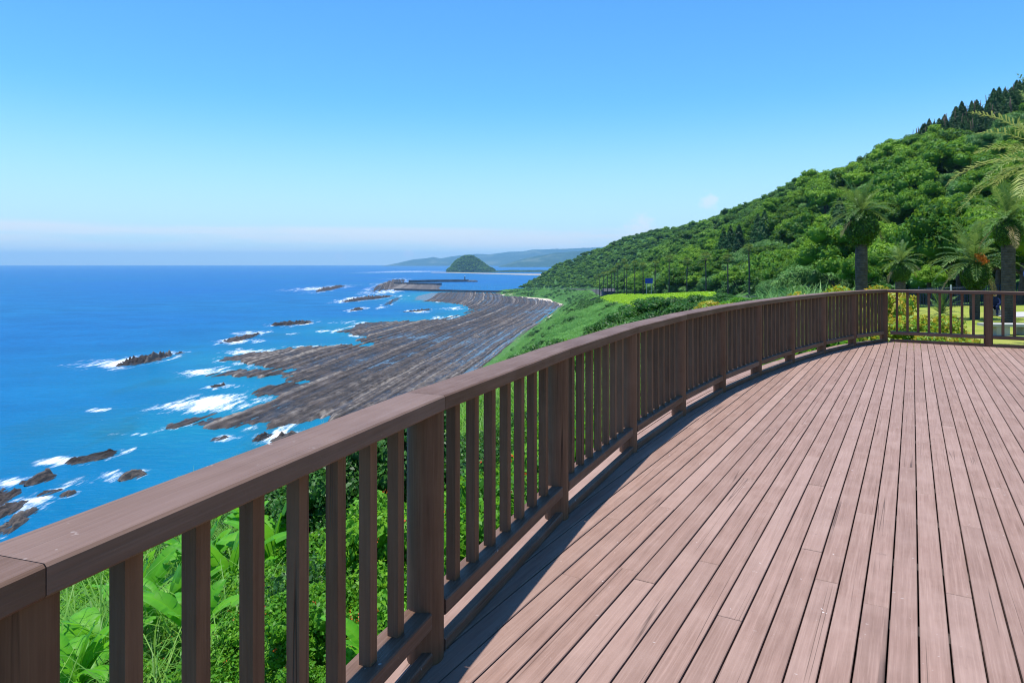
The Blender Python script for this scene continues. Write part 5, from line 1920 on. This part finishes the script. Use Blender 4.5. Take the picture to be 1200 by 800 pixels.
# ------------------------------------------------------------------ banana plants, cable handrail
def banana_leaf(name, seed, L, W, e0, bend):
    r = np.random.default_rng(seed)
    n = 26
    P = [np.zeros(3)]; T = []
    for k in range(n):
        e = radians(e0 - bend * ((k + .5) / n) ** 1.5)
        d = np.array([cos(e), 0, sin(e)]); T.append(d); P.append(P[-1] + d * L / n)
    VV = []; FF = []; vv = []
    for k in range(n):
        o = len(VV); w = .022 * (1 - k / n) + .004
        up = np.cross(T[k], [0, 1, 0]); up = up if up[2] > 0 else -up
        VV += [P[k] + [0, -w, 0] - up * .01, P[k] + [0, w, 0] - up * .01, P[k + 1] + [0, w * .9, 0] - up * .01, P[k + 1] + [0, -w * .9, 0] - up * .01]; FF.append((o, o + 1, o + 2, o + 3)); vv += [.95] * 4
    def width(t): return W * .5 * np.clip(np.sin(pi * np.clip((t - .14) / .88, 0, 1)) ** .55, 0, 1)
    for s in (-1, 1):
        roll = .35
        prev = None
        for k in range(3, n):
            t0, t1 = k / n, (k + 1) / n
            up = np.cross(T[k], [0, 1, 0]); up = up if up[2] > 0 else -up
            if r.random() < .16: roll = r.uniform(-.15, .6); prev = None
            w0, w1 = width(t0), width(t1)
            def edge(p, w, rl):
                m = p + (np.array([0, s, 0]) * cos(rl) + up * sin(rl)) * w * .55
                q = m + (np.array([0, s, 0]) * cos(rl - .55) + up * sin(rl - .55)) * w * .5 + T[k] * w * .18
                return m, q
            m0, q0 = prev if prev is not None else edge(P[k], w0, roll)
            m1, q1 = edge(P[k + 1], w1, roll)
            o = len(VV); VV += [P[k], m0, q0, P[k + 1], m1, q1]; FF += [(o, o + 1, o + 4, o + 3), (o + 1, o + 2, o + 5, o + 4)]
            q_ = r.uniform(-.22, .22); vv += [.75, .45 + q_, .3 + q_, .75, .45 + q_, .3 + q_]; prev = (m1, q1)
    return mesh_np(name, np.array(VV), np.array(FF), False, {'v': np.array(vv)})


BLF = [banana_leaf('leaf', 600 + i, 1.9 + .2 * (i % 2), .56, e0, bd) for i, (e0, bd) in enumerate(((86, 34), (74, 70), (62, 95), (44, 100), (80, 50)))]
for me in BLF: me.materials.append(M['leaf_banana'])


def banana(x, y, h, s, nl, label, seed, z=None):
    r = np.random.default_rng(seed)
    g = gz_(x, y) if z is None else z
    root = empty('banana_plant', (x, y, g), 0, 1)
    MB().tube([(0, 0, -.3), (0, 0, 0), (.03, 0, h * .6), (.02, .02, h)], [.13 * s, .12 * s, .09 * s, .05 * s], 10).build('pseudostem', M['leaf_shrub'], root, True)
    for k in range(nl):
        a = k * 2.4 + r.uniform(-.3, .3)
        me = BLF[0] if k == 0 else BLF[1 + (k % 4)]
        sc = s * r.uniform(.75, 1.1)
        link('leaf', me, None, root, loc=(.02, .02, h * (1 - .28 * k / nl)), rot=(r.uniform(-.2, .2), 0, a), scale=sc)
    tag(root, label, 'banana plant', 'banana plants below the railing')


for k, (px, py, Y, s, lab) in enumerate(((118, 790, 8.6, .62, 'banana plant with low spreading leaves beside the outermost post'), (192, 772, 9.4, .66, 'banana plant with a tall upright leaf among low neighbours'),
                                        (268, 735, 10.2, .86, 'large banana plant with broad drooping leaves above red flowered shrubs'), (318, 722, 11.2, .86, 'banana plant with narrow upright leaves beside the large one'),
                                        (300, 640, 14.5, .8, 'banana plant further down the slope in tall grass'), (440, 800, 5.6, .42, 'small banana sprout among red flowered shrubs by the first full post'), (225, 800, 8.2, .5, 'small banana sprout between two larger plants'),
                                        (88, 800, 7.6, .5, 'small banana sprout by the outermost post'), (158, 738, 10.6, .7, 'banana plant with a split arching leaf in the grass'), (232, 694, 12.0, .8, 'banana plant half hidden by tall grass above the large one'), (345, 668, 13.4, .75, 'banana plant in front of the dark shrubs'))):
    p = at(px, py, Y)
    g = gz_(p.x, p.y)
    h = max(p.z - g, .5)
    banana(p.x, p.y, h, s * .86, 10, lab, 700 + k)

ch = empty('cable_handrail', tuple(at(380, 800, 7.4)))
a = at(372, 752, 7.4) - ch.location; b = at(486, 664, 11.4) - ch.location
for dz in (0, -.15):
    MB().tube([a + Vector((0, 0, dz)), a.lerp(b, .5) + Vector((0, 0, dz - .03)), b + Vector((0, 0, dz))], .011, 6).build('cable', M['steel'], ch)
for f in (0.0, .5, 1.0):
    p = a.lerp(b, f)
    g = gz_(p.x + ch.location.x, p.y + ch.location.y) - ch.location.z
    MB().tube([(p.x, p.y, min(g, p.z - .6)), (p.x, p.y, p.z + .05)], .022, 8).build('stanchion', M['steel'], ch)
tag(ch, 'thin white cable handrail running down the planted slope', 'handrail')


# ------------------------------------------------------------------ haze over the sea and coast
hz = MB().box((-31000, -2600, SEA_Z - 9), (15500, 27000, 420)).build('haze', None)
t = NT('sea_haze')
t.out.inputs[0]
vol = t.n('ShaderNodeVolumePrincipled', {'Color': (.32, .65, 1.0, 1), 'Density': 5e-5, 'Anisotropy': 0.0})
t.link(vol.outputs[0], t.out.inputs['Volume'])
hz.data.materials.append(t.m)
tag(hz, 'thin blue sea haze over the coast', kind='stuff')
